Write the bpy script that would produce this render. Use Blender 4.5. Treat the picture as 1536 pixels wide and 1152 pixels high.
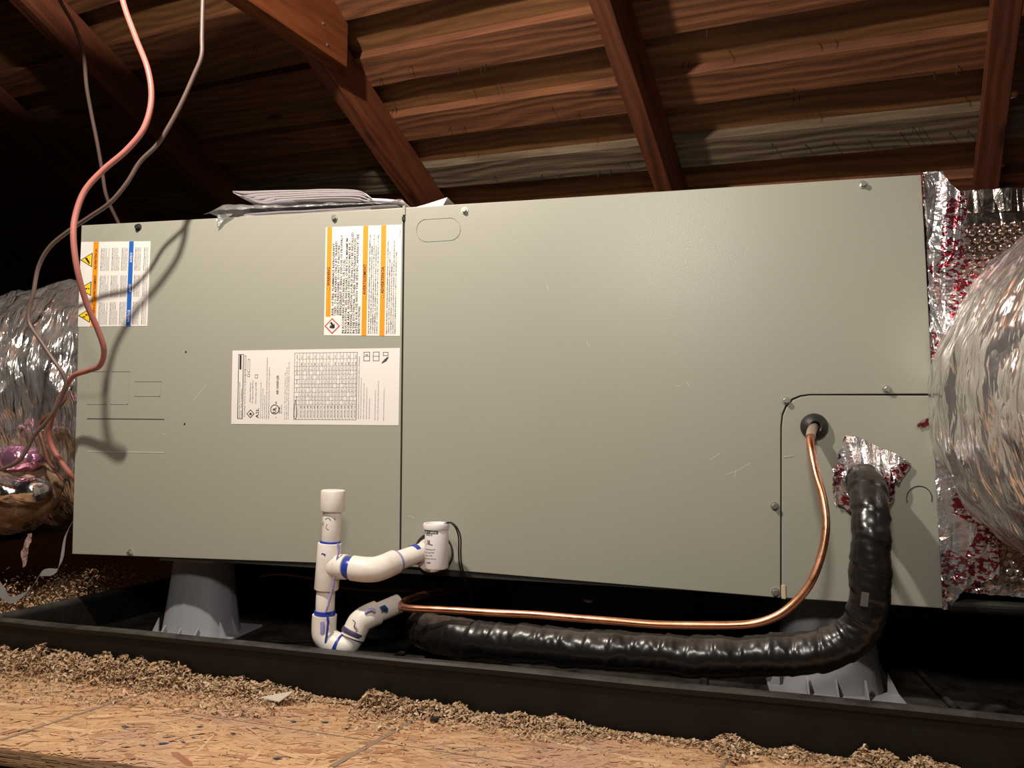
import bpy, bmesh, math, random
import numpy as np
from mathutils import Vector, Matrix, noise

for o in list(bpy.data.objects): bpy.data.objects.remove(o)
S = bpy.context.scene
COL = S.collection
random.seed(7)
PI = math.pi

# ------------------------------------------------------------------ camera
# world: x along the air handler's front (m), y away from the viewer, z up; front face of the cabinet is y = 0
CAM = Vector((0.957629, -1.001621, 0.202823))
RT = Vector((0.9735791, 0.2281544, 0.0094468))
FW = Vector((-0.2282718, 0.9713310, 0.0663936))
UP = Vector((0.0059720, -0.0667959, 0.9977488))
FPX = 1110.0
cam = bpy.data.objects.new('camera', bpy.data.cameras.new('camera'))
COL.objects.link(cam)
cam.matrix_world = Matrix(((RT.x, UP.x, -FW.x, CAM.x), (RT.y, UP.y, -FW.y, CAM.y), (RT.z, UP.z, -FW.z, CAM.z), (0, 0, 0, 1)))
cam.data.sensor_width = 36.0
cam.data.lens = FPX / 1536 * 36
cam.data.clip_start = 0.01
S.camera = cam

# ------------------------------------------------------------------ world, lamp, exposure
w = bpy.data.worlds.new('world'); S.world = w; w.use_nodes = True
w.node_tree.nodes['Background'].inputs[0].default_value = (1.0, 0.93, 0.86, 1)
w.node_tree.nodes['Background'].inputs[1].default_value = 0.012
def lamp(name, loc, power, size, col):
    l = bpy.data.lights.new(name, 'POINT'); l.energy = power; l.shadow_soft_size = size; l.color = col
    o = bpy.data.objects.new(name, l); o.location = loc; COL.objects.link(o); return o
lamp('work_light', (0.36, -0.60, 1.095), 60, 0.020, (1.0, 0.90, 0.785))
torch = bpy.data.lights.new('head_torch', 'SPOT'); torch.energy = 19; torch.shadow_soft_size = .06; torch.color = (1.0, 0.93, 0.85)
torch.spot_size = math.radians(104); torch.spot_blend = .8
to = bpy.data.objects.new('head_torch', torch); COL.objects.link(to); to.location = (0.93, -1.02, 0.72)
to.rotation_euler = (Vector((0.72, 0.0, 0.02)) - to.location).to_track_quat('-Z', 'Y').to_euler()
S.view_settings.view_transform = 'Standard'; S.view_settings.look = 'None'
S.view_settings.exposure = 0.0; S.view_settings.gamma = 1.0; S.view_settings.use_curve_mapping = False

# ------------------------------------------------------------------ helpers
def ray(px, py):
    return RT * ((px - 768) / FPX) + FW - UP * ((py - 576) / FPX)
def at(px, py, y=0.0):
    d = ray(px, py); return CAM + d * ((y - CAM.y) / d.y)
def atz(px, py, z):
    d = ray(px, py); return CAM + d * ((z - CAM.z) / d.z)

def root(name, label, cat, loc=(0, 0, 0), group=None):
    o = bpy.data.objects.new(name, None); o.location = loc; o.empty_display_size = .05
    COL.objects.link(o); o['label'] = label; o['category'] = cat
    if group: o['group'] = group
    return o
def tag(o, label, cat, group=None, kind=None):
    o['label'] = label; o['category'] = cat
    if group: o['group'] = group
    if kind: o['kind'] = kind
    return o
def world_of(o):
    m = o.matrix_basis.copy()
    if o.parent: m = world_of(o.parent) @ o.matrix_parent_inverse @ m
    return m
def link(name, me, mat, parent=None, matrix=None, smooth=False):
    o = bpy.data.objects.new(name, me); COL.objects.link(o)
    if mat is not None and len(me.materials) == 0: me.materials.append(mat)
    if matrix is not None: o.matrix_basis = matrix
    if parent is not None:
        o.parent = parent; o.matrix_parent_inverse = world_of(parent).inverted()
    if smooth:
        me.polygons.foreach_set('use_smooth', [True] * len(me.polygons))
    return o
def mesh(name, V, F):
    me = bpy.data.meshes.new(name); me.from_pydata([tuple(v) for v in V], [], [tuple(f) for f in F]); me.update(); return me

class MB:
    """collects shapes into one mesh"""
    def __init__(s): s.V = []; s.F = []
    def add(s, V, F):
        n = len(s.V); s.V += [tuple(v) for v in V]; s.F += [tuple(i + n for i in f) for f in F]; return s
    def box(s, c, d, M=None):
        V = []
        for x in (-.5, .5):
            for y in (-.5, .5):
                for z in (-.5, .5):
                    v = Vector((c[0] + x * d[0], c[1] + y * d[1], c[2] + z * d[2]))
                    V.append(M @ v if M is not None else v)
        return s.add(V, [(0, 1, 3, 2), (4, 6, 7, 5), (0, 4, 5, 1), (2, 3, 7, 6), (0, 2, 6, 4), (1, 5, 7, 3)])
    def cyl(s, a, b, r, r2=None, n=24, caps=True):
        a = Vector(a); b = Vector(b); r2 = r if r2 is None else r2
        d = (b - a).normalized(); u = d.orthogonal().normalized(); v = d.cross(u)
        V = []; F = []
        for k in range(n):
            t = 2 * PI * k / n; e = u * math.cos(t) + v * math.sin(t)
            V += [a + e * r, b + e * r2]
        for k in range(n):
            i = 2 * k; j = 2 * ((k + 1) % n); F.append((i, j, j + 1, i + 1))
        if caps: F.append(tuple(2 * k for k in range(n))[::-1]); F.append(tuple(2 * k + 1 for k in range(n)))
        return s.add(V, F)
    def build(s, name, mat, parent=None, smooth=False, bevel=0, seg=2, fix=True):
        me = mesh(name, s.V, s.F)
        if fix:
            bm = bmesh.new(); bm.from_mesh(me); bmesh.ops.recalc_face_normals(bm, faces=bm.faces); bm.to_mesh(me); bm.free()
        o = link(name, me, mat, parent, smooth=smooth)
        if bevel:
            m = o.modifiers.new('bevel', 'BEVEL'); m.width = bevel; m.segments = seg; m.limit_method = 'ANGLE'; m.angle_limit = .6
        if smooth and not bevel:
            auto(o)
        return o
def auto(o, ang=0.7):
    me = o.data
    bm = bmesh.new(); bm.from_mesh(me)
    for e in bm.edges:
        if len(e.link_faces) == 2 and e.calc_face_angle(0) > ang: e.smooth = False
    bm.to_mesh(me); bm.free()

def spline(P, n):
    """Catmull-Rom through points (Vectors or tuples of any length), n samples evenly per span"""
    P = [np.array(p, float) for p in P]
    P = [2 * P[0] - P[1]] + P + [2 * P[-1] - P[-2]]
    out = []
    for i in range(1, len(P) - 2):
        p0, p1, p2, p3 = P[i - 1:i + 3]
        for k in range(n):
            t = k / n
            out.append(.5 * ((2 * p1) + (-p0 + p2) * t + (2 * p0 - 5 * p1 + 4 * p2 - p3) * t * t + (-p0 + 3 * p1 - 3 * p2 + p3) * t ** 3))
    out.append(P[-2]); return out
def resample(C, step):
    L = [0]
    for a, b in zip(C, C[1:]): L.append(L[-1] + np.linalg.norm((b - a)[:3]))
    n = max(2, int(L[-1] / step)); T = np.linspace(0, L[-1], n + 1)
    A = np.array(C); return np.stack([np.interp(T, L, A[:, k]) for k in range(A.shape[1])], 1), T
def tube(pts, r, step=.004, n=14, fn=None, smoothn=12, caps=True):
    """pts: (x,y,z) or (x,y,z,r). fn(s, theta, p) -> added radius"""
    P = [tuple(p)[:3] + ((p[3],) if len(p) > 3 else (r,)) for p in pts]
    C, T = resample(spline(P, smoothn), step)
    m = len(C); V = []; F = []
    tn = np.gradient(C[:, :3], axis=0); tn /= np.linalg.norm(tn, axis=1)[:, None]
    u = Vector(tn[0]).orthogonal().normalized()
    for i in range(m):
        t = Vector(tn[i]); u = (u - t * u.dot(t)).normalized(); v = t.cross(u); c = Vector(C[i, :3])
        for k in range(n):
            a = 2 * PI * k / n; e = u * math.cos(a) + v * math.sin(a)
            rr = C[i, 3] + (fn(T[i], a, c + e * C[i, 3]) if fn else 0)
            V.append(c + e * rr)
    for i in range(m - 1):
        for k in range(n):
            j = (k + 1) % n; F.append((i * n + k, i * n + j, (i + 1) * n + j, (i + 1) * n + k))
    if caps: F.append(tuple(range(n))[::-1]); F.append(tuple((m - 1) * n + k for k in range(n)))
    return V, F
def tube_obj(name, pts, r, mat, parent=None, **k):
    V, F = tube(pts, r, **k); return MB().add(V, F).build(name, mat, parent, smooth=True)
def duct_obj(name, pts, mat, parent, step, n, fn, skew=0.0):
    V, F = tube(pts, .2, step=step, n=n, fn=fn)
    o = MB().add(V, F).build(name, mat, parent, smooth=True, fix=False); me = o.data
    at_ = me.attributes.new('wrap', 'FLOAT_VECTOR', 'POINT'); W_ = []
    for i in range(len(me.vertices)):
        a = 2 * PI * (i % n) / n; W_ += [(i // n) * step + skew * math.sin(a), math.cos(a), math.sin(a)]
    at_.data.foreach_set('vector', W_); return o
def prism(poly, y0, y1):
    """poly: list of (x, z) counter-clockwise from the viewer; extruded from y0 (front) to y1"""
    n = len(poly)
    V = [(x, y0, z) for x, z in poly] + [(x, y1, z) for x, z in poly]
    F = [tuple(range(n)), tuple(range(2 * n - 1, n - 1, -1))] + [(i, i + n, (i + 1) % n + n, (i + 1) % n) for i in range(n)]
    return V, F
def nz(x, y, z): return noise.noise(Vector((x, y, z)))

# ------------------------------------------------------------------ materials
class N:
    """small node-building shorthand"""
    def __init__(s, name):
        s.m = bpy.data.materials.new(name); s.m.use_nodes = True; s.t = s.m.node_tree
        s.b = s.t.nodes['Principled BSDF']; s.x = {}
    def n(s, kind, **kw):
        nd = s.t.nodes.new(kind)
        for k, v in kw.items():
            if k.startswith('i_'):
                key = k[2:]; key = int(key) if key.isdigit() else key.replace('_', ' ')
                s.put(nd.inputs[key], v)
            else: setattr(nd, k, v)
        return nd
    def put(s, sock, v):
        if isinstance(v, bpy.types.NodeSocket): s.t.links.new(v, sock)
        elif isinstance(v, bpy.types.Node): s.t.links.new(v.outputs[0], sock)
        else: sock.default_value = v
    def coord(s, kind='Object', scale=(1, 1, 1), rnd=False):
        tc = s.n('ShaderNodeTexCoord'); o = tc.outputs[kind]
        if rnd:
            oi = s.n('ShaderNodeObjectInfo'); mu = s.n('ShaderNodeVectorMath', operation='MULTIPLY_ADD')
            s.put(mu.inputs[0], oi.outputs['Random']); mu.inputs[1].default_value = (37, 11, 23); s.put(mu.inputs[2], o); o = mu.outputs[0]
        mp = s.n('ShaderNodeMapping'); s.put(mp.inputs[0], o); mp.inputs['Scale'].default_value = scale
        return mp.outputs[0]
    def noise(s, vec, scale, detail=4, rough=.55, dist=0):
        return s.n('ShaderNodeTexNoise', i_Vector=vec, i_Scale=scale, i_Detail=detail, i_Roughness=rough, i_Distortion=dist).outputs[0]
    def ramp(s, fac, stops, interp='LINEAR'):
        r = s.n('ShaderNodeValToRGB'); s.put(r.inputs[0], fac); r.color_ramp.interpolation = interp
        e = r.color_ramp.elements
        while len(e) < len(stops): e.new(.5)
        for k, (p, c) in enumerate(stops):
            e[k].position = p; e[k].color = (c, c, c, 1) if isinstance(c, (int, float)) else tuple(c) + (1,)
        return r.outputs[0]
    def mix(s, fac, a, b, mode='MIX'):
        m = s.n('ShaderNodeMix', data_type='RGBA', blend_type=mode)
        s.put(m.inputs[0], fac); s.put(m.inputs[6], a if not isinstance(a, tuple) or len(a) == 4 else a + (1,)); s.put(m.inputs[7], b if not isinstance(b, tuple) or len(b) == 4 else b + (1,))
        return m.outputs[2]
    def bump(s, h, strength=.3, dist=.001, normal=None):
        b = s.n('ShaderNodeBump', i_Strength=strength, i_Distance=dist, i_Height=h)
        if normal is not None: s.put(b.inputs['Normal'], normal)
        return b.outputs[0]
    def set(s, **kw):
        for k, v in kw.items():
            if isinstance(v, tuple) and len(v) == 3 and k != 'Normal': v = v + (1,)
            s.put(s.b.inputs[k.replace('_', ' ')], v)
        return s
def plain(name, col, rough=.5, metal=0, bump=0, bs=400, **k):
    a = N(name); a.set(Base_Color=col, Roughness=rough, Metallic=metal, **k)
    if bump: a.set(Normal=a.bump(a.noise(a.coord(), bs, 3), bump, .0008))
    return a.m

def m_paint():
    a = N('painted_sheet_metal'); v = a.coord()
    big = a.noise(v, 5, 3); c = a.mix(big, (.325, .325, .268), (.352, .350, .290))
    c = a.mix(a.ramp(a.noise(v, 60, 6, .7), [(.70, 0.), (.78, .12)]), c, (.52, .50, .44))
    fine = a.noise(v, 620, 2, .6)
    nrm = a.bump(fine, .22, .0005); nrm = a.bump(a.noise(v, 9, 2), .10, .004, nrm)
    a.set(Base_Color=c, Roughness=a.ramp(fine, [(.3, .34), (.7, .46)]), Normal=nrm); return a.m
def m_wood(name, dark, mid, lite, rough=.75, gr=1.0, wear=0.0):
    a = N(name); v = a.coord('Object', (1.0, 12, 12), rnd=True); v2 = a.coord('Object', (2.2, 60, 60), rnd=True)
    w1 = a.noise(v, 3.2, 5, .6, .8); w2 = a.noise(v2, 4, 4, .6)
    rings = a.n('ShaderNodeTexWave', wave_type='BANDS', bands_direction='Y', i_Vector=a.coord('Object', (1.1, 5, 8), rnd=True), i_Scale=3.0, i_Distortion=16.0, i_Detail=3.0, i_Detail_Scale=.55).outputs[0]
    f = a.mix(.45, a.ramp(w1, [(.3, 0.), (.7, 1.)]), rings)
    c = a.ramp(f, [(0, dark), (.5, mid), (1, lite)])
    c = a.mix(a.ramp(w2, [(.35, .0), (.75, .45)]), c, dark)
    kn = a.n('ShaderNodeTexVoronoi', i_Vector=a.coord('Object', (2.0, 7, 7), rnd=True), i_Scale=1.6).outputs[0]
    c = a.mix(a.ramp(kn, [(.05, .85), (.13, 0.)]), c, tuple(x * .35 for x in dark))
    h = a.mix(.5, rings, w2)
    a.set(Base_Color=c, Roughness=rough, Normal=a.bump(h, .55 * gr, .0018)); return a.m
def m_foil(name, tint=(.86, .84, .82), rough=.17, scale=38, strength=1.0, print_=0., dirt=0.):
    a = N(name); v = a.coord()
    vo = a.n('ShaderNodeTexVoronoi', feature='F1', i_Vector=v, i_Scale=scale); n1 = a.noise(v, scale * .8, 3, .6, 1.5)
    vd = a.n('ShaderNodeTexVoronoi', feature='F1', i_Vector=a.coord('Object', (1.0, 1.0, 1.8)), i_Scale=scale * 2.6)
    nr = a.bump(n1, .7 * strength, .005); nr = a.bump(vo.outputs[0], .6 * strength, .004, nr); nr = a.bump(vd.outputs[0], .35 * strength, .0012, nr)
    c = tint
    metal = .86
    if print_:
        p = a.n('ShaderNodeTexVoronoi', feature='F1', i_Vector=a.coord('Object', (1.0, 1.0, .75)), i_Scale=34).outputs['Color']
        msk = a.ramp(p, [(1 - print_ - .04, 0.), (1 - print_, 1.)])
        str_ = a.ramp(a.noise(a.coord('Object', (1, 1, 1.6)), 150, 2), [(.47, 0.), (.5, 1.)])
        msk = a.mix(1.0, msk, str_, 'MULTIPLY')
        c = a.mix(msk, c, (.36, .05, .07)); 
    if dirt:
        d = a.ramp(a.noise(v, 9, 4, .65), [(.5, 0.), (.68, dirt)])
        c = a.mix(d, c, (.16, .11, .07)); metal = a.ramp(d, [(0, 1.), (1, .3)])
    a.set(Base_Color=c, Metallic=metal, Roughness=rough, Normal=nr); return a.m
def m_jacket(name, tint, rough, sc, strength, dirt):
    a = N(name); w_ = a.n('ShaderNodeAttribute', attribute_name='wrap').outputs['Vector']
    def m(s_): 
        mp = a.n('ShaderNodeMapping'); a.put(mp.inputs[0], w_); mp.inputs['Scale'].default_value = s_; return mp.outputs[0]
    def ridge(s_, det=2):
        f = a.noise(m(s_), 1.0, det, .5, .15)
        r = a.n('ShaderNodeMath', operation='SUBTRACT', i_0=f, i_1=.5); return a.n('ShaderNodeMath', operation='ABSOLUTE', i_0=r.outputs[0]).outputs[0]
    nr = a.bump(ridge((sc * .6, 1.3, 1.3)), 1.0 * strength, .026); nr = a.bump(ridge((sc * 1.7, 2.4, 2.4)), 1.0 * strength, .011, nr); nr = a.bump(ridge((sc * 4.2, 5, 5)), .8 * strength, .0042, nr)
    d = a.ramp(a.noise(a.coord(), 9, 4, .65), [(.5, 0.), (.7, dirt)])
    a.set(Base_Color=a.mix(d, tint, (.20, .13, .09)), Metallic=a.ramp(d, [(0, .88), (1, .35)]), Roughness=rough, Normal=nr); return a.m
def m_osb():
    a = N('oriented_strand'); 
    at_ = a.n('ShaderNodeAttribute', attribute_name='tone').outputs['Fac']
    c = a.ramp(at_, [(0, (.27, .10, .052)), (.12, (.36, .17, .085)), (.3, (.46, .255, .13)), (.6, (.56, .345, .18)), (.85, (.64, .42, .235)), (1, (.72, .52, .32))])
    v = a.coord('Object', (1, 4, 1)); g = a.noise(v, 160, 4, .6)
    c = a.mix(a.ramp(g, [(.35, .25), (.6, 0.)]), c, (.30, .15, .07))
    dn = a.noise(a.coord(), 9, 5, .7); c = a.mix(a.ramp(dn, [(.48, 0.), (.72, .55)]), c, (.36, .23, .155))
    s2 = a.noise(a.coord(), 5.5, 3, .6); c = a.mix(a.ramp(s2, [(.56, 0.), (.7, .35)]), c, (.33, .21, .19))
    a.set(Base_Color=c, Roughness=.8, Normal=a.bump(g, .4, .0006)); return a.m
def m_flake(name, A, B, C_):
    a = N(name); at_ = a.n('ShaderNodeAttribute', attribute_name='tone').outputs['Fac']
    a.set(Base_Color=a.ramp(at_, [(0, A), (.5, B), (1, C_)]), Roughness=.95); return a.m
def m_black_plastic():
    a = N('black_pan_plastic'); v = a.coord(); d = a.noise(v, 24, 5, .7)
    g = a.n('ShaderNodeNewGeometry'); sp = a.n('ShaderNodeSeparateXYZ', i_0=g.outputs['Normal']); up = a.ramp(sp.outputs[2], [(.3, .08), (.9, 1.)])   # dust settles on upward faces
    c = a.mix(a.mix(1.0, up, a.ramp(d, [(.3, .1), (.7, .75)]), 'MULTIPLY'), (.0032, .0026, .0021), (.085, .075, .065))
    a.set(Base_Color=c, Specular_IOR_Level=.32, Roughness=a.ramp(d, [(.3, .38), (.7, .6)]), Normal=a.bump(a.noise(v, 420, 2), .35, .0006)); return a.m
def m_hose():
    a = N('black_wrap_tape'); v = a.coord(); d = a.noise(v, 15, 5, .7)
    g = a.n('ShaderNodeNewGeometry'); sp = a.n('ShaderNodeSeparateXYZ', i_0=g.outputs['Normal'])
    up = a.ramp(sp.outputs[2], [(.55, 0.), (1, .75)])          # settled dust on upward faces
    dust = a.mix(1.0, up, a.ramp(d, [(.35, .15), (.62, 1.)]), 'MULTIPLY')
    c = a.mix(dust, (.010, .009, .009), (.115, .088, .066))
    a.set(Base_Color=c, Roughness=a.mix(dust, (.27, .27, .27), (.8, .8, .8)), Normal=a.bump(a.noise(v, 70, 3), .25, .0015)); return a.m
def m_pvc():
    a = N('white_pvc'); v = a.coord(); d = a.noise(v, 35, 5, .7)
    c = a.mix(a.ramp(d, [(.5, 0.), (.72, .45)]), (.80, .75, .69), (.55, .47, .38))
    a.set(Base_Color=c, Roughness=.42, Subsurface_Weight=.05, Normal=a.bump(d, .1, .0006)); return a.m
def m_copper():
    a = N('copper'); v = a.coord(); d = a.noise(v, 40, 4, .7)
    a.set(Base_Color=a.mix(d, (.62, .25, .13), (.86, .46, .30)), Metallic=1.0, Roughness=a.ramp(d, [(.3, .24), (.7, .4)])); return a.m
def m_clear():
    a = N('clear_plastic_film'); v = a.coord()
    nr = a.bump(a.noise(v, 50, 3, .6, 2), 1.0, .006)
    gl = a.n('ShaderNodeBsdfGlossy', i_Roughness=.12, i_Color=(.9, .9, .93, 1), i_Normal=nr)
    df = a.n('ShaderNodeBsdfDiffuse', i_Color=(.62, .60, .60, 1))
    tr = a.n('ShaderNodeBsdfTransparent', i_Color=(.9, .9, .92, 1))
    m1 = a.n('ShaderNodeMixShader', i_0=.3); a.put(m1.inputs[1], gl.outputs[0]); a.put(m1.inputs[2], df.outputs[0])
    m2 = a.n('ShaderNodeMixShader', i_0=.42); a.put(m2.inputs[1], tr.outputs[0]); a.put(m2.inputs[2], m1.outputs[0])
    a.t.links.new(m2.outputs[0], a.t.nodes['Material Output'].inputs[0]); return a.m
def m_dirt():
    a = N('dirty_jacket'); v = a.coord(); d = a.noise(v, 30, 6, .75)
    c = a.ramp(d, [(.3, (.10, .055, .03)), (.5, (.24, .15, .085)), (.7, (.42, .30, .19))])
    a.set(Base_Color=c, Roughness=.8, Normal=a.bump(d, .8, .006)); return a.m

M = dict(
    paint=m_paint(),
    board=m_wood('redwood_board', (.075, .024, .009), (.165, .056, .020), (.245, .090, .031), gr=1.5),
    upper=m_wood('upper_sheathing', (.085, .034, .010), (.17, .070, .020), (.25, .110, .034), gr=.6),
    stained=m_wood('weathered_board', (.07, .042, .024), (.15, .105, .062), (.24, .18, .115), gr=2.0),
    rafter=m_wood('rafter_timber', (.060, .015, .006), (.125, .032, .012), (.19, .055, .021), .55, .7),
    tie=m_wood('tie_timber', (.085, .022, .007), (.17, .046, .013), (.23, .068, .019), .5, .4),
    joist=m_wood('joist_timber', (.06, .02, .01), (.12, .045, .02), (.18, .07, .035)),
    foil=m_foil('duct_foil', (.72, .69, .67), .2, 24, .8, 0, .3),
    foil_r=m_jacket('duct_foil_fresh', (.82, .78, .76), .17, 60, 1.0, .12), foil_l=m_jacket('duct_foil_old', (.74, .71, .69), .17, 48, 1.0, .45),
    tape=m_foil('printed_foil_tape', (.84, .82, .83), .19, 46, .7, .50),
    bubble=m_foil('bubble_foil', (.62, .52, .46), .22, 50, .5, 0, .5),
    osb=m_osb(), black=m_black_plastic(), hose=m_hose(), pvc=m_pvc(), copper=m_copper(), clear=m_clear(), dirt=m_dirt(),
    fluff=m_flake('insulation_flake', (.26, .155, .08), (.44, .29, .165), (.66, .50, .34)),
    paper=plain('label_paper', (.80, .77, .73), .45), sheet=plain('manual_paper', (.74, .69, .70), .6, bump=.1, bs=60),
    orange=plain('orange_ink', (.92, .30, .012), .45), blue=plain('blue_ink', (.02, .13, .50), .45), yellow=plain('yellow_ink', (.86, .62, .02), .45),
    ink=plain('black_ink', (.02, .02, .022), .5), grey=plain('grey_ink', (.07, .065, .065), .5), red=plain('red_ink', (.55, .03, .03), .5), wink=plain('white_ink', (.85, .85, .83), .5),
    seam=plain('seam_shadow', (.02, .018, .015), .8),
    steel=plain('zinc_screw', (.62, .60, .55), .32, .9), rubber=plain('black_rubber', (.018, .017, .017), .5, bump=.3, bs=200),
    leg=plain('grey_stand_plastic', (.30, .30, .325), .5, bump=.2, bs=90),
    primer=plain('blue_primer', (.022, .045, .34), .3, bump=.2, bs=150), lilac=plain('purple_primer_wash', (.33, .30, .58), .4),
    pinkw=plain('pink_cable_sheath', (.42, .15, .125), .38, bump=.15, bs=120), brownw=plain('brown_cable_sheath', (.13, .085, .07), .45, bump=.15, bs=120),
    redw=plain('old_red_cable_sheath', (.17, .065, .045), .45), strap=plain('grey_webbing', (.20, .19, .185), .6, bump=.5, bs=500),
    drywall=plain('ceiling_board_back', (.06, .05, .042), .9), nail=plain('rusty_staple', (.05, .035, .03), .5, .6), nailb=plain('bright_nail', (.6, .56, .52), .35, .9),
    chip=plain('slate_blue_chip', (.05, .075, .13), .6), mark=plain('pencil_grey_mark', (.25, .18, .12), .8), marker=plain('marker_black', (.03, .03, .05), .5), wire=plain('black_wire', (.015, .015, .016), .4),
    scratch=plain('scratched_or_lit_edge_paint', (.62, .60, .52), .5), cream=plain('cream_sealant', (.62, .52, .33), .6),
    grille=plain('galvanised_sheet', (.45, .44, .43), .38, .8, bump=.2, bs=40), rag=plain('pink_rag', (.30, .19, .17), .8, bump=.4, bs=80),
    white=plain('white_switch_plastic', (.80, .765, .76), .35), pinkfoil=m_foil('pink_stained_foil', (.75, .35, .55), .2, 40, 1.0))

# ------------------------------------------------------------------ roof: rafters, skip boards, upper boards, collar tie
er = Vector((0.21360436, 0.85672028, -0.46947156)); er.normalize()       # down the slope, away from the viewer
eb = Vector((0.95866622, -0.27628723, -0.06800326)); eb = (eb - er * eb.dot(er)).normalized()
en = eb.cross(er).normalized()                                           # up through the roof
Q0 = Vector((.7, .5, .83))                                               # on the plane of the rafters' lower edges
RD = .089
ceil_ = bpy.data.objects.new('ceiling', None); COL.objects.link(ceil_); ceil_['kind'] = 'structure'
ceil_.location = Q0
def roofM(b, s, n, ang=0.0, dirs='b'):
    X, Y = (eb, er) if dirs == 'b' else (er, -eb)
    c, sn = math.cos(ang), math.sin(ang); X2 = X * c + Y * sn; Y2 = Y * c - X * sn
    Z = X2.cross(Y2); o = Q0 + eb * b + er * s + en * n
    return Matrix(((X2.x, Y2.x, Z.x, o.x), (X2.y, Y2.y, Z.y, o.y), (X2.z, Y2.z, Z.z, o.z), (0, 0, 0, 1)))
def timber(name, L, W, T, mat, matrix, parent, seg=40, wob=.0012, seed=0, bev=.0015):
    """local box: x 0..L, y 0..W, z 0..T with slightly uneven edges"""
    V = []; F = []; R = random.Random(seed)
    for i in range(seg + 1):
        x = L * i / seg
        for (y, z) in ((0, 0), (W, 0), (W, T), (0, T)):
            V.append((x, y + wob * nz(x * 9 + seed, y * 40, 3), z + wob * nz(x * 7, seed, z * 40 + y)))
    for i in range(seg):
        for k in range(4):
            j = (k + 1) % 4; F.append((i * 4 + k, (i + 1) * 4 + k, (i + 1) * 4 + j, i * 4 + j))
    F.append((0, 1, 2, 3)); F.append(tuple(seg * 4 + k for k in (3, 2, 1, 0)))
    me = mesh(name, V, F); bm = bmesh.new(); bm.from_mesh(me); bmesh.ops.recalc_face_normals(bm, faces=bm.faces); bm.to_mesh(me); bm.free()
    o = link(name, me, mat, parent, matrix)
    if bev:
        m = o.modifiers.new('bevel', 'BEVEL'); m.width = bev; m.segments = 2; m.limit_method = 'ANGLE'; m.angle_limit = .9
    return o
SK = .020
# lower boards, 75 mm faces on a 163 mm pitch
for k in range(-9, 10):
    s = -.039 + k * .1635
    if k > 8: continue
    mt = M['stained'] if k == 1 else M['board']
    timber('roof_board', 4.6, .075, .026, mt, roofM(-2.7, s - .2 * 0, RD, SK) @ Matrix.Translation((0, -SK * 2.7 + .002, 0)), ceil_, 60, .0022, k + 50)
# upper boards closing the gaps
for k in range(-9, 9):
    s = -.002 + k * .1635
    timber('upper_board', 4.6, .161, .02, M['upper'], roofM(-2.7, s, RD + .0265, SK) @ Matrix.Translation((0, -SK * 2.7, 0)), ceil_, 20, .001, k + 90, 0)
for b in (-1.72, -1.175, -.490, .163, .760, 1.37):
    timber('rafter', 3.1, .038, RD, M['rafter'], roofM(b + .038, -1.5, 0, 0.0, 'r'), ceil_, 50, .0016, int(b * 100) + 300)
# collar tie: horizontal, nailed to the right side of the second rafter
hd = Vector((-er.x, -er.y, 0)).normalized()                              # towards the viewer
e0 = Vector((.2245, .4111, .9755)); side = Vector((-hd.y, hd.x, 0))
side = side if side.dot(eb) > 0 else -side
tp = [(0, 0), (1.5, 0), (1.5, .14), (.075, .14), (.0, .095)]
V = [e0 + hd * a + Vector((0, 0, z)) - side * .0 for a, z in tp] + [e0 + hd * a + Vector((0, 0, z)) + side * .038 for a, z in tp]
n5 = 5
Xa = hd; Za = Vector((0, 0, 1)); Ya = Za.cross(Xa)
MT = Matrix(((Xa.x, Ya.x, 0, e0.x), (Xa.y, Ya.y, 0, e0.y), (0, 0, 1, e0.z), (0, 0, 0, 1)))
Vi = [MT.inverted() @ v for v in V]
me = mesh('collar_tie', Vi, [tuple(range(5)), tuple(range(9, 4, -1))] + [(i, i + 5, (i + 1) % 5 + 5, (i + 1) % 5) for i in range(5)])
bm = bmesh.new(); bm.from_mesh(me); bmesh.ops.recalc_face_normals(bm, faces=bm.faces); bm.to_mesh(me); bm.free()
tie = link('collar_tie', me, M['tie'], ceil_, MT)
mo = tie.modifiers.new('bevel', 'BEVEL'); mo.width = .0015; mo.segments = 2
for (px, py) in ((485, 35), (491, 67)):
    d = ray(px, py); p0 = e0 + side * .038; P = CAM + d * ((p0 - CAM).dot(side) / d.dot(side))
    MB().cyl(P - side * .002, P + side * .0015, .003, n=10).build('nail', M['nailb'], tie)

# staples poking through the boards (px, py, length, lean)
def roofpt(px, py, n=RD):
    q = Q0 + en * n; d = ray(px, py); return CAM + d * ((q - CAM).dot(en) / d.dot(en))
mb = MB()
for dx in (-.0055, .0055): mb.cyl((dx, 0, 0), (dx * 1.1, .002, -.017), .0008, .0005, 6)
st_me = mesh('staple', mb.V, mb.F); st_me.materials.append(M['nail'])
mb = MB(); mb.cyl((0, 0, 0), (.001, .002, -.020), .0010, .0005, 6)
pr_me = mesh('nail_tip', mb.V, mb.F); pr_me.materials.append(M['nail'])
UPP = [(660, 55), (592, 162), (770, 140), (870, 222), (1285, 75), (1380, 65), (1030, 92), (1195, 145), (560, 190), (385, 70)]
FACE = [(617, 98), (688, 100), (725, 97), (895, 80), (675, 190), (697, 190), (868, 170), (1060, 45), (1190, 33), (1215, 30), (1190, 133), (1399, 108), (1437, 97),
        (742, 263), (813, 262), (842, 262), (898, 255), (916, 255), (941, 243), (1158, 215), (1208, 216), (1250, 213), (1302, 210), (1350, 198), (1375, 190), (1424, 198), (1452, 196), (828, 160), (572, 118), (1340, 218)]
R = random.Random(3)
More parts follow.
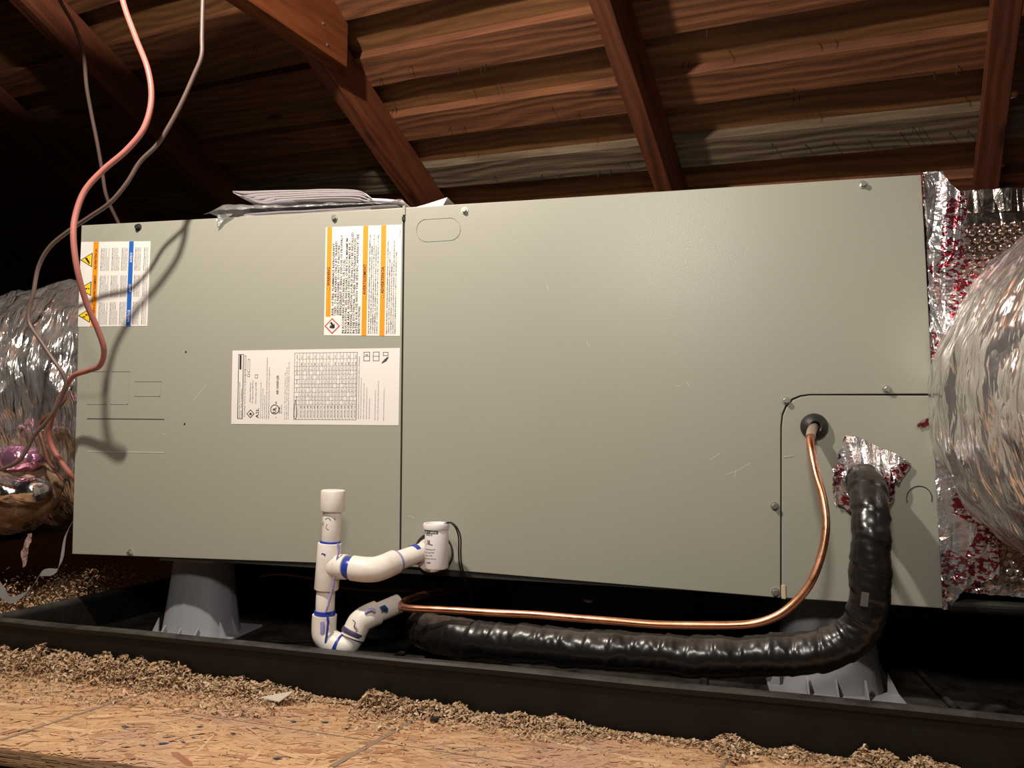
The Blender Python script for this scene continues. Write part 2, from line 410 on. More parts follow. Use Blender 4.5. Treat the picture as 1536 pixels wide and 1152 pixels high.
for i, (px, py) in enumerate(UPP + FACE):
    up_ = i < len(UPP); P = roofpt(px, py, RD + (.0265 if up_ else 0))
    meS = st_me if (up_ or R.random() < .25) else pr_me
    o = bpy.data.objects.new('staple' if meS is st_me else 'nail_tip', meS); COL.objects.link(o)
    a = R.uniform(-.25, .25); X2 = (eb * math.cos(a) + er * math.sin(a)); Y2 = en.cross(X2)
    tilt = Matrix.Rotation(R.uniform(-.3, .3), 4, 'X') @ Matrix.Rotation(R.uniform(-.2, .2), 4, 'Y')
    o.matrix_basis = Matrix(((X2.x, Y2.x, en.x, P.x), (X2.y, Y2.y, en.y, P.y), (X2.z, Y2.z, en.z, P.z), (0, 0, 0, 1))) @ tilt
    o.parent = ceil_; o.matrix_parent_inverse = world_of(ceil_).inverted()

# ------------------------------------------------------------------ floors
ZF = -.137
YE = -.334
fl = MB().box((.75, (YE + 1.1) / 2, ZF - .0095), (3.6, 1.1 - YE, .017)).build('floor', M['osb']); fl['kind'] = 'structure'
me = fl.data; at_ = me.attributes.new('tone', 'FLOAT', 'POINT'); at_.data.foreach_set('value', [.35] * len(me.vertices))
# strands of the board: thin slivers pressed on top of each other
R = random.Random(11); V = []; F = []; T = []
def strand(cx, cy, z, L, W, a, tone, curl=.0):
    c, s = math.cos(a), math.sin(a); n = len(V)
    pts = [(-L / 2, -W * .3), (-L * .3, -W / 2), (L * .35, -W * .45), (L / 2, W * .1), (L * .3, W / 2), (-L * .38, W * .42)]
    for (x, y) in pts:
        x += R.uniform(-.08, .08) * L; V.append((cx + x * c - y * s, cy + x * s + y * c, z + R.uniform(0, curl)))
    F.append(tuple(range(n, n + 6))); T.extend([tone] * 6)
NS = 19000
for k in range(NS):
    x = R.uniform(-.35, 1.75); y = R.uniform(YE + .004, -.04)
    L = R.uniform(.012, .085) * R.uniform(.5, 1); W = R.uniform(.0012, .009)
    t = min(1, max(0, R.gauss(.6, .16))) if R.random() > .07 else R.uniform(.05, .2)
    strand(x, y, ZF - .0008 + .0012 * k / NS, L, W, R.gauss(0.15, .42) if R.random() < .8 else R.uniform(0, PI), t, .00025)
for (px, py, L, W, a, t) in ((272, 1138, .052, .008, -.55, .03), (330, 1077, .06, .006, -.12, .1), (245, 1068, .03, .009, .05, .75), (465, 1128, .03, .010, .1, .12), (560, 1115, .03, .009, .2, .1), (800, 1105, .05, .008, .1, .95), (860, 1120, .045, .008, -.2, .98), (700, 1120, .05, .006, .15, .9), (390, 1082, .03, .008, -.1, .1), (150, 1075, .03, .009, .3, .9), (960, 1140, .05, .008, 0, .95), (30, 1000, .03, .012, 0, .12)):
    p = atz(px, py, ZF); strand(p.x, p.y, ZF + .0006, L, W, a, t)
V = [(v[0], max(v[1], YE + .0005), v[2]) for v in V]
me = mesh('wood_strand', V, F); a_ = me.attributes.new('tone', 'FLOAT', 'POINT'); a_.data.foreach_set('value', T)
o = link('wood_strand', me, M['osb'], fl); o['kind'] = 'stuff'
# raw front edge of the sheet: layered strands
V = []; F = []; T = []
for k in range(700):
    x = R.uniform(-.3, 1.2); z = ZF - R.uniform(.001, .0165); L = R.uniform(.015, .06); h = R.uniform(.0006, .0016); n = len(V)
    yy = YE - R.uniform(0, .0016)
    V += [(x - L / 2, yy, z), (x + L / 2, yy, z + R.uniform(-.001, .001)), (x + L / 2, yy, z + h), (x - L / 2, yy, z + h)]; F.append((n, n + 1, n + 2, n + 3)); T += [R.uniform(.25, .9)] * 4
me = mesh('edge_strand', V, F); a_ = me.attributes.new('tone', 'FLOAT', 'POINT'); a_.data.foreach_set('value', T)
o = link('edge_strand', me, M['osb'], fl); o['kind'] = 'stuff'
# grey framing marks on the sheet
def floor_mark(a, b, wdt, mat=M['mark'], name='layout_mark', z=ZF + .0009, parent=fl):
    A = atz(a[0], a[1], z); B = atz(b[0], b[1], z); d = (B - A); u = Vector((-d.y, d.x, 0)).normalized()
    n = 14; V = []; F = []
    for i in range(n + 1):
        p = A + d * i / n; w_ = wdt * (.75 + .5 * abs(nz(p.x * 30, p.y * 30, 1))) / 2
        V += [p - u * w_ + Vector((0, 0, -.0003)), p + u * w_ + Vector((0, 0, -.0003)), p + u * w_, p - u * w_]
    for i in range(n):
        for k in range(4):
            j = (k + 1) % 4; F.append((i * 4 + k, i * 4 + j, (i + 1) * 4 + j, (i + 1) * 4 + k))
    F += [(0, 1, 2, 3), (n * 4 + 3, n * 4 + 2, n * 4 + 1, n * 4)]
    return MB().add(V, F).build(name, mat, parent)
floor_mark((0, 1110), (236, 1032), .0050); floor_mark((498, 1149), (642, 1068), .0075); floor_mark((1083, 1151), (1112, 1108), .0045)
floor_mark((40, 1038), (300, 1072), .0010); floor_mark((290, 1071), (520, 1105), .0011); floor_mark((520, 1105), (815, 1150), .0011)
for (px, py, L, a) in ((188, 1090, .010, .1), (245, 1115, .012, .3), (440, 1082, .010, -.1), (488, 1083, .010, .2), (416, 1137, .011, .3), (300, 1090, .008, .4), (350, 1100, .008, .0), (108, 1109, .007, .0), (275, 1113, .007, -.2), (215, 1118, .007, .2), (290, 1106, .006, .1)):
    p = atz(px, py, ZF + .0012); d = Vector((math.cos(a), math.sin(a), 0)) * L; u = Vector((-d.y, d.x, 0)) * .22
    MB().add(*[(lambda P: ([P - d / 2, P - u, P + d / 2, P + u * .8] + [q + Vector((0, 0, .0004)) for q in (P - d / 2, P - u, P + d / 2, P + u * .8)]))(p), [(3, 2, 1, 0), (4, 5, 6, 7), (0, 1, 5, 4), (1, 2, 6, 5), (2, 3, 7, 6), (3, 0, 4, 7)]]).build('blue_chip', M['chip'], fl)
# joists and drywall below the deck
g2 = MB().box((.5, .8, -.46), (9, 7, .02)).build('floor', M['drywall']); g2['kind'] = 'structure'
for x in (-.9, -.35, .25, .85, 1.45, 2.05):
    MB().box((0, 0, 0), (.038, 2.3, .14), Matrix.Translation((x, .55, ZF - .09)) @ Matrix.Rotation(-.245, 4, 'Z')).build('joist', M['joist'], fl)
# far wall plate and eaves framing seen dimly at the left
for nm, c_, d_ in (('wall_left', (-3.3, .5, .6), (.05, 7, 3)), ('wall_right', (4.3, .5, .6), (.05, 7, 3)), ('wall_far', (.5, 3.1, .6), (8, .05, 3))):
    q_ = MB().box(c_, d_).build(nm, M['joist']); q_['kind'] = 'structure'
wl = MB().box((-1.9, 1.6, .42), (2.6, .09, .14)).build('wall_back', M['joist']); wl['kind'] = 'structure'
for x in (-2.6, -1.9, -1.2): MB().box((x, 1.62, .1), (.04, .09, .52)).build('stud', M['joist'], wl)

# ------------------------------------------------------------------ flakes of insulation
def flakes(name, spots, parent, label, cat='insulation', seed=1, size=(.002, .008)):
    """spots: list of (x, y, z) centres with scatter radius handled by caller"""
    R = random.Random(seed); V = []; F = []; T = []
    for (x, y, z) in spots:
        n = len(V); L = R.uniform(*size); W = L * R.uniform(.15, .5)
        a = R.uniform(0, 2 * PI); b = R.uniform(-.9, .9); t = min(1, max(0, R.gauss(.5, .25)))
        M3 = Matrix.Rotation(a, 3, 'Z') @ Matrix.Rotation(b, 3, 'Y') @ Matrix.Rotation(R.uniform(-1, 1), 3, 'X')
        cu = R.uniform(.1, .5) * L
        for p in ((-L / 2, -W / 2, 0), (0, -W / 2 * R.uniform(.5, 1.3), cu), (L / 2, -W / 2 * R.random(), 0), (L / 2, W / 2 * R.random(), 0), (0, W / 2, cu), (-L / 2, W / 2 * R.uniform(.3, 1), 0)):
            V.append(tuple(Vector((x, y, z)) + M3 @ Vector(p)))
        F += [(n, n + 1, n + 4, n + 5), (n + 1, n + 2, n + 3, n + 4)]; T += [t] * 6
    me = mesh(name, V, F); at_ = me.attributes.new('tone', 'FLOAT', 'POINT'); at_.data.foreach_set('value', T)
    o = link(name, me, M['fluff'], parent); o['kind'] = 'stuff'
    if parent is None: tag(o, label, cat)
    return o
def pile(poly_fn, n, seed):
    R = random.Random(seed); out = []
    while len(out) < n:
        x, y, h = poly_fn(R)
        if h > 0: out.append((x, y, ZF + .001 + h * R.random() ** .7))
    return out
# height of the drift along the pan's front wall, by picture column: (px, height m, reach m)
DR = [(-60, .030, .060), (0, .028, .055), (60, .026, .05), (120, .030, .05), (165, .030, .045), (215, .030, .04), (250, .019, .035), (300, .013, .034), (350, .020, .034), (400, .014, .036), (430, .012, .034), (455, .008, .02), (475, .001, .008), (535, .001, .01),
      (555, .026, .034), (600, .018, .03), (640, .014, .028), (690, .015, .022), (720, .006, .014), (790, .012, .02), (850, .012, .018), (880, .010, .018), (905, .003, .010), (1000, .002, .008), (1060, .002, .008), (1085, .017, .020), (1110, .012, .016), (1140, .001, .01), (1180, .008, .012), (1215, .001, .01), (1260, .002, .012),
      (1280, .018, .02), (1310, .018, .02), (1330, .004, .012), (1350, .014, .016), (1400, .012, .014), (1420, .002, .01), (1480, .002, .01), (1500, .014, .014), (1540, .014, .014), (1600, .006, .01)]
PANY = lambda x: -.093 - .0385 * (x + .03)          # outer foot of the pan's front wall
DX = [(atz(p, 1060 + .055 * p * 0, ZF).x if False else (CAM + ray(p, 1020 + p * .075) * ((ZF - CAM.z) / ray(p, 1020 + p * .075).z)).x, h, r) for p, h, r in DR]
def drift(R):
    x = R.uniform(-.12, 1.30)
    h = np.interp(x, [d[0] for d in DX], [d[1] for d in DX]); r = np.interp(x, [d[0] for d in DX], [d[2] for d in DX])
    u = abs(R.gauss(0, .42)) if R.random() < .88 else R.uniform(0, 2.4)
    y = PANY(x) - .006 - r * u
    n_ = .65 + .7 * abs(nz(x * 34, y * 40, 2)) * 1.5
    return x, max(y, YE + .004), max(.0015, h * (1 - u * u * 1.1) * n_) if u < 2.4 and R.random() < (.25 + h * 60) else 0
flakes('loose_insulation', pile(drift, 21000, 4), None, 'tan shredded cellulose insulation drifted along the front of the black drain pan', seed=5, size=(.0018, .009))
def scat(R):
    x = R.uniform(-.2, 1.35); return x, max(YE + .005, PANY(x) - .01 - abs(R.gauss(0, .07))), .0012
flakes('crumb', pile(scat, 2600, 8), fl, '', seed=9, size=(.001, .004))
# chip of white board by the drift
p = atz(414, 1045, ZF + .011)
V = [p + Vector(v) for v in ((-.020, -.004, -.002), (.008, -.006, -.004), (.021, .006, .006), (.0, .004, .001))]
o = MB().add(V + [v + Vector((0, 0, .001)) for v in V], [(3, 2, 1, 0), (4, 5, 6, 7), (0, 1, 5, 4), (1, 2, 6, 5), (2, 3, 7, 6), (3, 0, 4, 7)]).build('board_chip', plain('pale_chip', (.52, .46, .37), .8))
tag(o, 'small pale broken chip lying at the edge of the insulation drift, left of centre', 'debris')
V = [atz(*q, ZF + .003) for q in ((645, 1083), (658, 1081), (660, 1077), (647, 1078))]
o = MB().add(V + [v + Vector((0, 0, .003)) for v in V], [(3, 2, 1, 0), (4, 5, 6, 7), (0, 1, 5, 4), (1, 2, 6, 5), (2, 3, 7, 6), (3, 0, 4, 7)]).build('dark_scrap', M['rubber'])
tag(o, 'tiny dark scrap on the strand board below the drain trap', 'debris')

# ------------------------------------------------------------------ drain pan
pan = root('drain_pan', 'long shallow black plastic drain pan with rolled rim under the grey air handler', 'pan', (.75, .25, ZF))
RZ = -.077; FLZ = ZF + .004
outl = [(-.052, -.093), (1.75, -.163), (1.80, .72), (.10, .72)]      # FL, FR, BR, BL outer rim line
def rounded(poly, r, n=6):
    out = []; m = len(poly)
    for i in range(m):
        p = Vector(poly[i]); a = (Vector(poly[i - 1]) - p).normalized(); b = (Vector(poly[(i + 1) % m]) - p).normalized()
        p0 = p + a * r; p1 = p + b * r
        for k in range(n + 1):
            t = k / n; out.append((1 - t) ** 2 * p0 + 2 * t * (1 - t) * p + t * t * p1)
    return out
def inset(poly, d):
    m = len(poly); out = []
    for i in range(m):
        a = (poly[i] - poly[i - 1]).normalized(); b = (poly[(i + 1) % m] - poly[i]).normalized(); t = (a + b).normalized()
        out.append(poly[i] + Vector((-t.y, t.x)) * d)
    return out
base = rounded([Vector(p) for p in outl], .035)
# densify so the rim can waver a little
dense = []
for i in range(len(base)):
    a, b = base[i], base[(i + 1) % len(base)]; k = max(1, int((b - a).length / .04))
    for j in range(k): dense.append(a + (b - a) * j / k)
prof = [(-.001, ZF + .0005, 'w'), (-.0015, RZ - .008, 'w'), (-.006, RZ - .007, 'r'), (-.007, RZ - .001, 'r'), (-.004, RZ + .0015, 'r'), (.006, RZ + .0015, 'r'), (.010, RZ - .002, 'r'), (.012, RZ - .008, 'r'), (.016, FLZ + .006, 'w'), (.022, FLZ + .001, 'w'), (.030, FLZ, 'w')]
def loft(prof, closed_poly):
    V = []; F = []; m = len(closed_poly)
    for (d, z, _) in prof:
        for i, p in enumerate(inset(closed_poly, d)):
            wv = .0016 * nz(p.x * 6, p.y * 6, 4) * (1 if z > ZF + .03 else 0); V.append((p.x, p.y + wv, z + wv * .6))
    for k in range(len(prof) - 1):
        for i in range(m):
            j = (i + 1) % m; F.append((k * m + i, k * m + j, (k + 1) * m + j, (k + 1) * m + i))
    return V, F, m
V, F, m_ = loft(prof, dense); F.append(tuple(range((len(prof) - 1) * m_, len(prof) * m_)))
F.append(tuple(range(m_))[::-1])
o = MB().add(V, F).build('tray', M['black'], pan, smooth=True)
for (x0, y0, x1, y1) in ((.42, -.075, .42, .6), (.52, -.075, .60, .6), (.98, -.1, .98, .6), (1.28, -.11, 1.28, .6), (1.42, -.11, 1.42, .6)):
    A = Vector((x0, y0, FLZ)); B = Vector((x1, y1, FLZ))
    MB().cyl(A, B, .006, n=10).build('floor_rib', M['black'], pan, smooth=True)
# dust and flakes inside the pan
def inpan(R):
    c = R.choice([(.17, -.045, .05, .03, .010), (.185, -.02, .025, .02, .014), (.22, -.05, .08, .03, .004), (.45, -.06, .04, .02, .003), (.8, -.095, .3, .012, .002), (1.0, -.10, .2, .012, .003), (1.30, -.06, .12, .06, .003), (1.44, .02, .05, .06, .03)])
    x = R.gauss(c[0], c[2] * .5); y = R.gauss(c[1], c[3] * .5); 
    if y < PANY(x) + .026: return x, y, 0
    return x, y, c[4] + .005
flakes('pan_litter', pile(inpan, 1500, 21), None, 'tan insulation crumbs lying inside the black drain pan', seed=22)
# banked insulation outside the pan, left and far side
def bank(R):
    if R.random() < .8:
        y = R.uniform(-.10, .42); e = -.035 + (y + .094) / .8 * .13
        x = e - .012 - abs(R.gauss(0, .09)); return x, y, .048 + .030 * abs(nz(x * 18, y * 18, 1)) + min(.02, (e - x) * .18)
    x = R.uniform(-.6, -.02); y = R.uniform(.3, .8); return x, y, .06
flakes('banked_insulation', pile(bank, 9000, 31), None, 'loose tan insulation heaped outside the left end of the drain pan', seed=32)

# ------------------------------------------------------------------ stands
def stand(name, cx, cy, top_z, label, wb=.062, wt=.045):
    t = root(name, label, 'stand', (cx, cy, FLZ), 'grey plastic stands holding the air handler up')
    H = top_z - FLZ; V = []; F = []; n = 8; lv = 14; seg = 48
    for i in range(lv + 1):
        u = i / lv; w_ = wb + (wt - wb) * u ** .8
        for k in range(seg):
            a = 2 * PI * k / seg; c, s = math.cos(a), math.sin(a)
            q = (abs(c) ** 2.5 + abs(s) ** 2.5) ** (-1 / 2.5); rib = .0016 if (k % 6) in (0,) else 0
            V.append((cx + (w_ * q + rib) * c, cy + (w_ * q + rib) * s * .9, FLZ + H * u))
    for i in range(lv):
        for k in range(seg):
            j = (k + 1) % seg; F.append((i * seg + k, i * seg + j, (i + 1) * seg + j, (i + 1) * seg + k))
    F.append(tuple(range(lv * seg, (lv + 1) * seg)))
    MB().add(V, F).build('column', M['leg'], t, smooth=True)
    MB().box((cx, cy, FLZ + .003), (wb * 2 + .022, (wb * 2 + .030) * .9, .005)).build('base_flange', M['leg'], t, bevel=.002)
    for sx, sy in ((-1, 0), (1, 0), (-.5, -1), (.5, -1), (0, -1), (-1, -.6), (1, -.6)):
        # triangular gussets
        if abs(sx) == 1:
            x0 = cx + sx * (wb - .004); x1 = cx + sx * (wb + .010); y = cy + sy * wb * .9
            V, F = prism([(x0, FLZ + .004), (x1, FLZ + .004), (x0, FLZ + .032)], y - .0012, y + .0012)
        else:
            xx = cx + sx * wb; y0 = cy - wb * .9 + .004; y1 = cy - (wb + .018) * .9
            V = [(xx + d, yy, zz) for d in (-.0012, .0012) for yy, zz in ((y0, FLZ + .004), (y1, FLZ + .004), (y0, FLZ + .026))]
            F = [(0, 1, 2), (5, 4, 3), (0, 3, 4, 1), (1, 4, 5, 2), (2, 5, 3, 0)]
        MB().add(V, F).build('gusset', M['leg'], t)
    MB().box((cx, cy, top_z - .004), (wt * 2 + .012, wt * 2 + .006, .008)).build('top_plate', M['leg'], t, bevel=.001)
    return t
stand('support_stand', at(304, 900, .092).x, .092, .001, 'grey tapered plastic stand under the left end of the air handler', .060, .043)
stand('support_stand', at(1240, 950, .100).x, .100, -.004, 'grey tapered plastic stand behind the bend of the black insulated pipe', .070, .052)

# ------------------------------------------------------------------ air handler
ah = root('air_handler', 'long beige-grey sheet metal air handler cabinet lying on its side on grey stands', 'air handler', (.62, .27, 0))
TL, TR, BR, BL = at(122, 338), at(1382, 262), at(1415, 913), at(108, 831)
ST, SB = at(606, 312), at(600, 849)                      # seam between the two doors
DEP = .546
def xz(p): return (p.x, p.z)
# carcass behind the doors
cx = [xz(BL), xz(BR), xz(TR), xz(TL)]
ins = [(cx[0][0] + .0015, cx[0][1] + .0015), (cx[1][0] - .001, cx[1][1] + .0015), (cx[2][0] - .001, cx[2][1] - .001), (cx[3][0] + .0015, cx[3][1] - .001)]
V, F = prism(ins, .0035, DEP); MB().add(V, F).build('cabinet', M['paint'], ah, bevel=.0015)
MB().add(*prism([(ins[0][0], ins[0][1] + .0), (ins[1][0], ins[1][1]), (ins[2][0], ins[2][1] - .002), (ins[3][0], ins[3][1] - .002)], .0028, .0036)).build('door_recess', M['seam'], ah)
g = .0012
left = [xz(BL), (SB.x - g, SB.z), (ST.x - g - .0002, ST.z), xz(TL)]
V, F = prism(left, 0, .003); MB().add(V, F).build('blower_door', M['paint'], ah, bevel=.0009)
# access plate outline (rounded corner), px
PC = [at(1172, 897), at(1172, 640), at(1174, 622), at(1180, 608), at(1189, 599), at(1201, 594), at(1215, 592), at(1397, 592)]
right = [(SB.x + g, SB.z)] + [(PC[0].x - g, PC[0].z)] + [(p.x - g * .8, p.z + g * .5) for p in PC[1:7]] + [(PC[7].x + .002, PC[7].z + g)] + [xz(TR), (ST.x + g, ST.z)]
V, F = prism(right, 0, .003); MB().add(V, F).build('coil_door', M['paint'], ah, bevel=.0009)
plate = [(PC[0].x + g * .5, PC[0].z)] + [xz(BR)] + [(PC[7].x + .002, PC[7].z - g)] + [(p.x + g * .6, p.z - g * .7) for p in PC[6:0:-1]]
V, F = prism(plate, .0006, .0032); pl = MB().add(V, F).build('access_plate', M['paint'], ah, bevel=.0012)
# door lip notch at the top of the seam
MB().box((ST.x + .0005, -.0006, ST.z - .004), (.004, .003, .014)).build('seam_clip', M['paint'], ah, bevel=.0006)
MB().box((ST.x, .001, ST.z - .016), (.005, .0045, .006)).build('latch_slot', M['seam'], ah)
# cream sealant at the foot of the plate joint
p = at(1175, 888); MB().add(*prism([(p.x - .0028, p.z - .0085), (p.x + .0028, p.z - .0085), (p.x + .0024, p.z + .0085), (p.x - .0024, p.z + .0085)], -.0012, .001)).build('sealant_smear', M['cream'], ah, bevel=.0005)
# screws
def screw(px, py, mat=M['steel'], r=.0036):
    p = at(px, py); mb = MB()
    mb.cyl((p.x, .0, p.z), (p.x, -.0012, p.z), r * 1.45, n=20); mb.cyl((p.x, -.0012, p.z), (p.x, -.0055, p.z), r, r * .93, n=6)
    mb.build('hex_screw', mat, ah)
for q in ((697, 316), (502, 327), (1294, 277), (196, 829), (1162, 759), (1330, 584), (1179, 601), (1163, 888)): screw(*q)
o_ = plain('dark_screw', (.05, .055, .055), .4, .5); screw(208, 341, o_, .004)
# small holes, punched marks
for (px, py) in ((279, 528), (277, 636)):
    p = at(px, py); MB().cyl((p.x, .0, p.z), (p.x, -.0004, p.z), .0016, n=10).build('screw_hole', M['seam'], ah)
def line(pts, wdt, mat=M['paint'], name='embossed_line', d=.0006, closed=False):
    """raised bead on the door along picture points"""
    P = [at(*q) for q in pts]
    if closed: P.append(P[0])
    mb = MB()
    for a, b in zip(P, P[1:]):
        dd = (b - a).normalized(); u = Vector((-dd.z, 0, dd.x)) * wdt / 2; e = dd * wdt / 2
        c = [a - e - u, b + e - u, b + e + u, a - e + u]
        if u.x * dd.z - u.z * dd.x > 0: c = c[::-1]
        mb.add(*prism([(v.x, v.z) for v in c], -d, .0005))
    return mb.build(name, mat, ah)
for r in ([(134, 557), (164, 557), (160, 606), (132, 606)], [(168, 557), (195, 557), (192, 606), (166, 606)], [(203, 572), (242, 572), (240, 594), (203, 594)]):
    line(r, .0009, closed=True, name='knockout_outline')
line([(131, 628), (246, 629)], .0012, M['seam'], 'slot_line', .0003)  # shade along the slot's top edge, painted as a dark line
line([(133, 677), (246, 679)], .0010, M['scratch'], 'slot_line', .0005)  # light caught on the slot's lower edge, painted as a pale line
for q in ((130, 653), (246, 652)):
    p = at(*q); MB().cyl((p.x, 0, p.z), (p.x, -.0006, p.z), .0008, n=8).build('punch_mark', M['scratch'], ah)
ov = [];  cxp, cyp, rw, rh = 657.5, 344.5, 16, 17
for k in range(28):
    a = 2 * PI * k / 28; sx = 1 if math.cos(a) > 0 else -1; ov.append((cxp + sx * 17 + rw * math.cos(a), cyp - 1.0 * sx - rh * math.sin(a)))
line(ov, .0008, closed=True, name='knockout_outline')
arc = [(1379 + 19 * math.cos(a), 748 - 19 * math.sin(a)) for a in np.linspace(-.2, PI + .3, 18)]
line(arc, .0008, M['seam'], 'knockout_outline', .0002)
for pts in ([(1088, 712), (1106, 706), (1125, 694)], [(1104, 704), (1102, 716)], [(612, 773), (621, 777)], [(1030, 572), (1034, 580)], [(1014, 578), (1020, 580)], [(820, 428), (822, 434)], [(880, 512), (884, 520)], [(1176, 686), (1190, 684)], [(290, 600), (310, 577)], [(1064, 690), (1080, 680)]):
    line(pts, .0005, M['scratch'], 'scratch', .0001)

# ---- stickers with print
def spts(lab, fx, fz): # label corners (TL, TR, BR, BL) in world -> point
    a, b, c, d = lab; top = a.lerp(b, fx); bot = d.lerp(c, fx); return top.lerp(bot, fz)
def sticker(name, lab, label=None):
    V, F = prism([xz(lab[3]), xz(lab[2]), xz(lab[1]), xz(lab[0])], -.0004, .0005)
    o = MB().add(V, F).build(name, M['paper'], ah)
    if label: o['label'] = label
    return o
class Print:
    """flat ink on a sticker; coordinates are fractions of the sticker (fx right, fz down); text reads upwards"""
    def __init__(s, lab, parent): s.lab = lab; s.p = parent; s.q = {}; s.sep = []
    def mb(s, mat): return s.q.setdefault(mat, MB())
    def quad(s, fx0, fz0, fx1, fz1, mat, lift=.00055):
        P = [spts(s.lab, *f) for f in ((fx0, fz1), (fx1, fz1), (fx1, fz0), (fx0, fz0))]
        (s.sep.append((mat, [(p.x, -lift, p.z) for p in P], [(0, 1, 2, 3)])) if mat in ('orange', 'blue') else s.mb(mat).add([(p.x, -lift, p.z) for p in P], [(0, 1, 2, 3)]))
    def poly(s, pts, mat, lift=.0006):
        P = [spts(s.lab, *f) for f in pts]; q = ([(p.x, -lift, p.z) for p in P], [tuple(range(len(P)))])
        if mat in ('yellow', 'red'): s.sep.append((mat,) + q)
        else: s.mb(mat).add(*q)
    def frame(s, a, b, c, d, mat, w_=.004, h_=.006, lift=.0006):
        s.quad(a, b, a + w_, d, mat, lift); s.quad(c - w_, b, c, d, mat, lift); s.quad(a, b, c, b + h_, mat, lift); s.quad(a, d - h_, c, d, mat, lift)
    def text(s, body, fx, fz, size, length=None, mat='ink', lift=.0007, bold=0.0, up=True):
        """baseline at fx, starts at fz (bottom) and runs up; size, length in metres"""
        cu = bpy.data.curves.new('t', 'FONT'); cu.body = body; cu.size = 1.0; cu.resolution_u = 1; cu.offset = bold
        ob = bpy.data.objects.new('t', cu); COL.objects.link(ob); dg = bpy.context.evaluated_depsgraph_get()
        me = bpy.data.meshes.new_from_object(ob.evaluated_get(dg)); bpy.data.objects.remove(ob); bpy.data.curves.remove(cu)
        if len(me.vertices) == 0: return
        co = np.array([v.co[:] for v in me.vertices]); wd = co[:, 0].max() - co[:, 0].min(); co[:, 0] -= co[:, 0].min()
        sx = size if length is None else length / wd
        o = spts(s.lab, fx, fz)
        top = spts(s.lab, fx, fz - .1) - o; ru = top.normalized(); rv = Vector((-ru.z, 0, ru.x))  # up direction; letter tops face left
        V = [(o.x + ru.x * c[0] * sx + rv.x * c[1] * size, -lift, o.z + ru.z * c[0] * sx + rv.z * c[1] * size) for c in co]
        F = [tuple(p.vertices) for p in me.polygons]; bpy.data.meshes.remove(me)
        if mat in ('ink', 'wink'): s.sep.append((mat, V, F))
        else: s.mb(mat).add(V, F)
    def done(s, names):
        for (mat, V, F) in s.sep:
            link(names.get(mat, 'lettering'), mesh(names.get(mat, 'lettering'), V, F), M[mat], s.p)
        for mat, mb in s.q.items():
            me = mesh(names.get(mat, 'lettering'), mb.V, mb.F); o = link(names.get(mat, 'lettering'), me, M[mat], s.p); o['kind'] = 'stuff'
NAMES = dict(ink='lettering', grey='small_print', orange='orange_band', blue='blue_band', yellow='hazard_symbol', wink='white_lettering', red='red_diamond', paper='paper_patch')
EN = ['Disconnect all power before servicing this unit', 'including remote disconnects and discharge', 'all motor start and run capacitors. Follow', 'proper lockout and tagout procedures to', 'ensure power cannot be energized. Failure', 'to disconnect power before servicing could', 'result in serious injury or death to you.']
FR = ['Couper toute alimentation avant l entretien', 'y compris les sectionneurs a distance et', 'decharger tous les condensateurs. Suivre', 'les procedures de verrouillage pour eviter', 'toute remise sous tension. Le non respect', 'de cette consigne peut causer des blessures', 'graves ou la mort. Voir les instructions.']
SP = ['Desconecte toda la energia antes del servicio', 'incluidos los interruptores remotos y', 'descargue todos los capacitores. Siga los', 'procedimientos de bloqueo para asegurar', 'que no se pueda energizar. El no hacerlo', 'puede causar lesiones graves o la muerte', 'a las personas. Lea las instrucciones.']
# sticker 1: upper left
L1 = (at(122, 363), at(226, 362), at(221, 489), at(117, 490))
o1 = sticker('notice_sticker', L1, 'white sticker with yellow triangles, an orange band and a blue band')
P1 = Print(L1, o1)
P1.quad(.185, 0, .262, 1, 'orange'); P1.quad(.70, 0, .765, 1, 'blue')
for fz, kind in ((.215, 'slip'), (.555, 'mark'), (.87, 'bolt')):
    c = .095; P1.poly([(c - .098, fz), (c + .082, fz - .088), (c + .082, fz + .088)][::-1], 'ink', .00055)
    P1.poly([(c - .078, fz), (c + .070, fz - .073), (c + .070, fz + .073)][::-1], 'yellow', .0006)
    if kind == 'mark': P1.quad(c - .035, fz - .008, c + .025, fz + .008, 'ink', .00065); P1.quad(c + .038, fz - .008, c + .056, fz + .008, 'ink', .00065)
    elif kind == 'bolt': P1.poly([(c - .04, fz + .02), (c + .02, fz + .0), (c + .005, fz - .022), (c + .055, fz - .005), (c, fz + .012), (c + .012, fz + .028)], 'ink', .00065)
    else: P1.poly([(c - .03, fz - .02), (c + .0, fz - .03), (c + .04, fz + .02), (c + .05, fz + .045), (c + .03, fz + .045), (c - .01, fz + .0)], 'ink', .00065)
for b, e, s_ in ((.98, .72, 'WARNING'), (.67, .37, 'AVERTISSEMENT'), (.33, .06, 'ADVERTENCIA')): P1.text(s_, .243, b, .0060, (b - e) * .128, 'ink', bold=.02)
for b, e, s_ in ((.95, .80, 'NOTICE'), (.60, .50, 'AVIS'), (.25, .12, 'AVISO')): P1.text(s_, .752, b, .0062, (b - e) * .128, 'wink', bold=.02)
for ri, (b, e, TX) in enumerate(((.98, .69, EN), (.655, .375, FR), (.345, .045, SP))):
    k = 0
    for col, (x0, x1, nl) in enumerate(((.30, .43, 7), (.46, .575, 6), (.60, .69, 5), (.79, .88, 5), (.915, .985, 3))):
        for i in range(nl):
            fx = x0 + (x1 - x0) * (i + .5) / nl; P1.text(TX[(i + col * 2 + ri) % 7], fx, b, .0021, (b - e) * .128 * (.98 if (i + 1) % 6 else .6), 'ink' if (i == 0) else 'grey', bold=.03 if i == 0 else .01)
P1.done(NAMES)
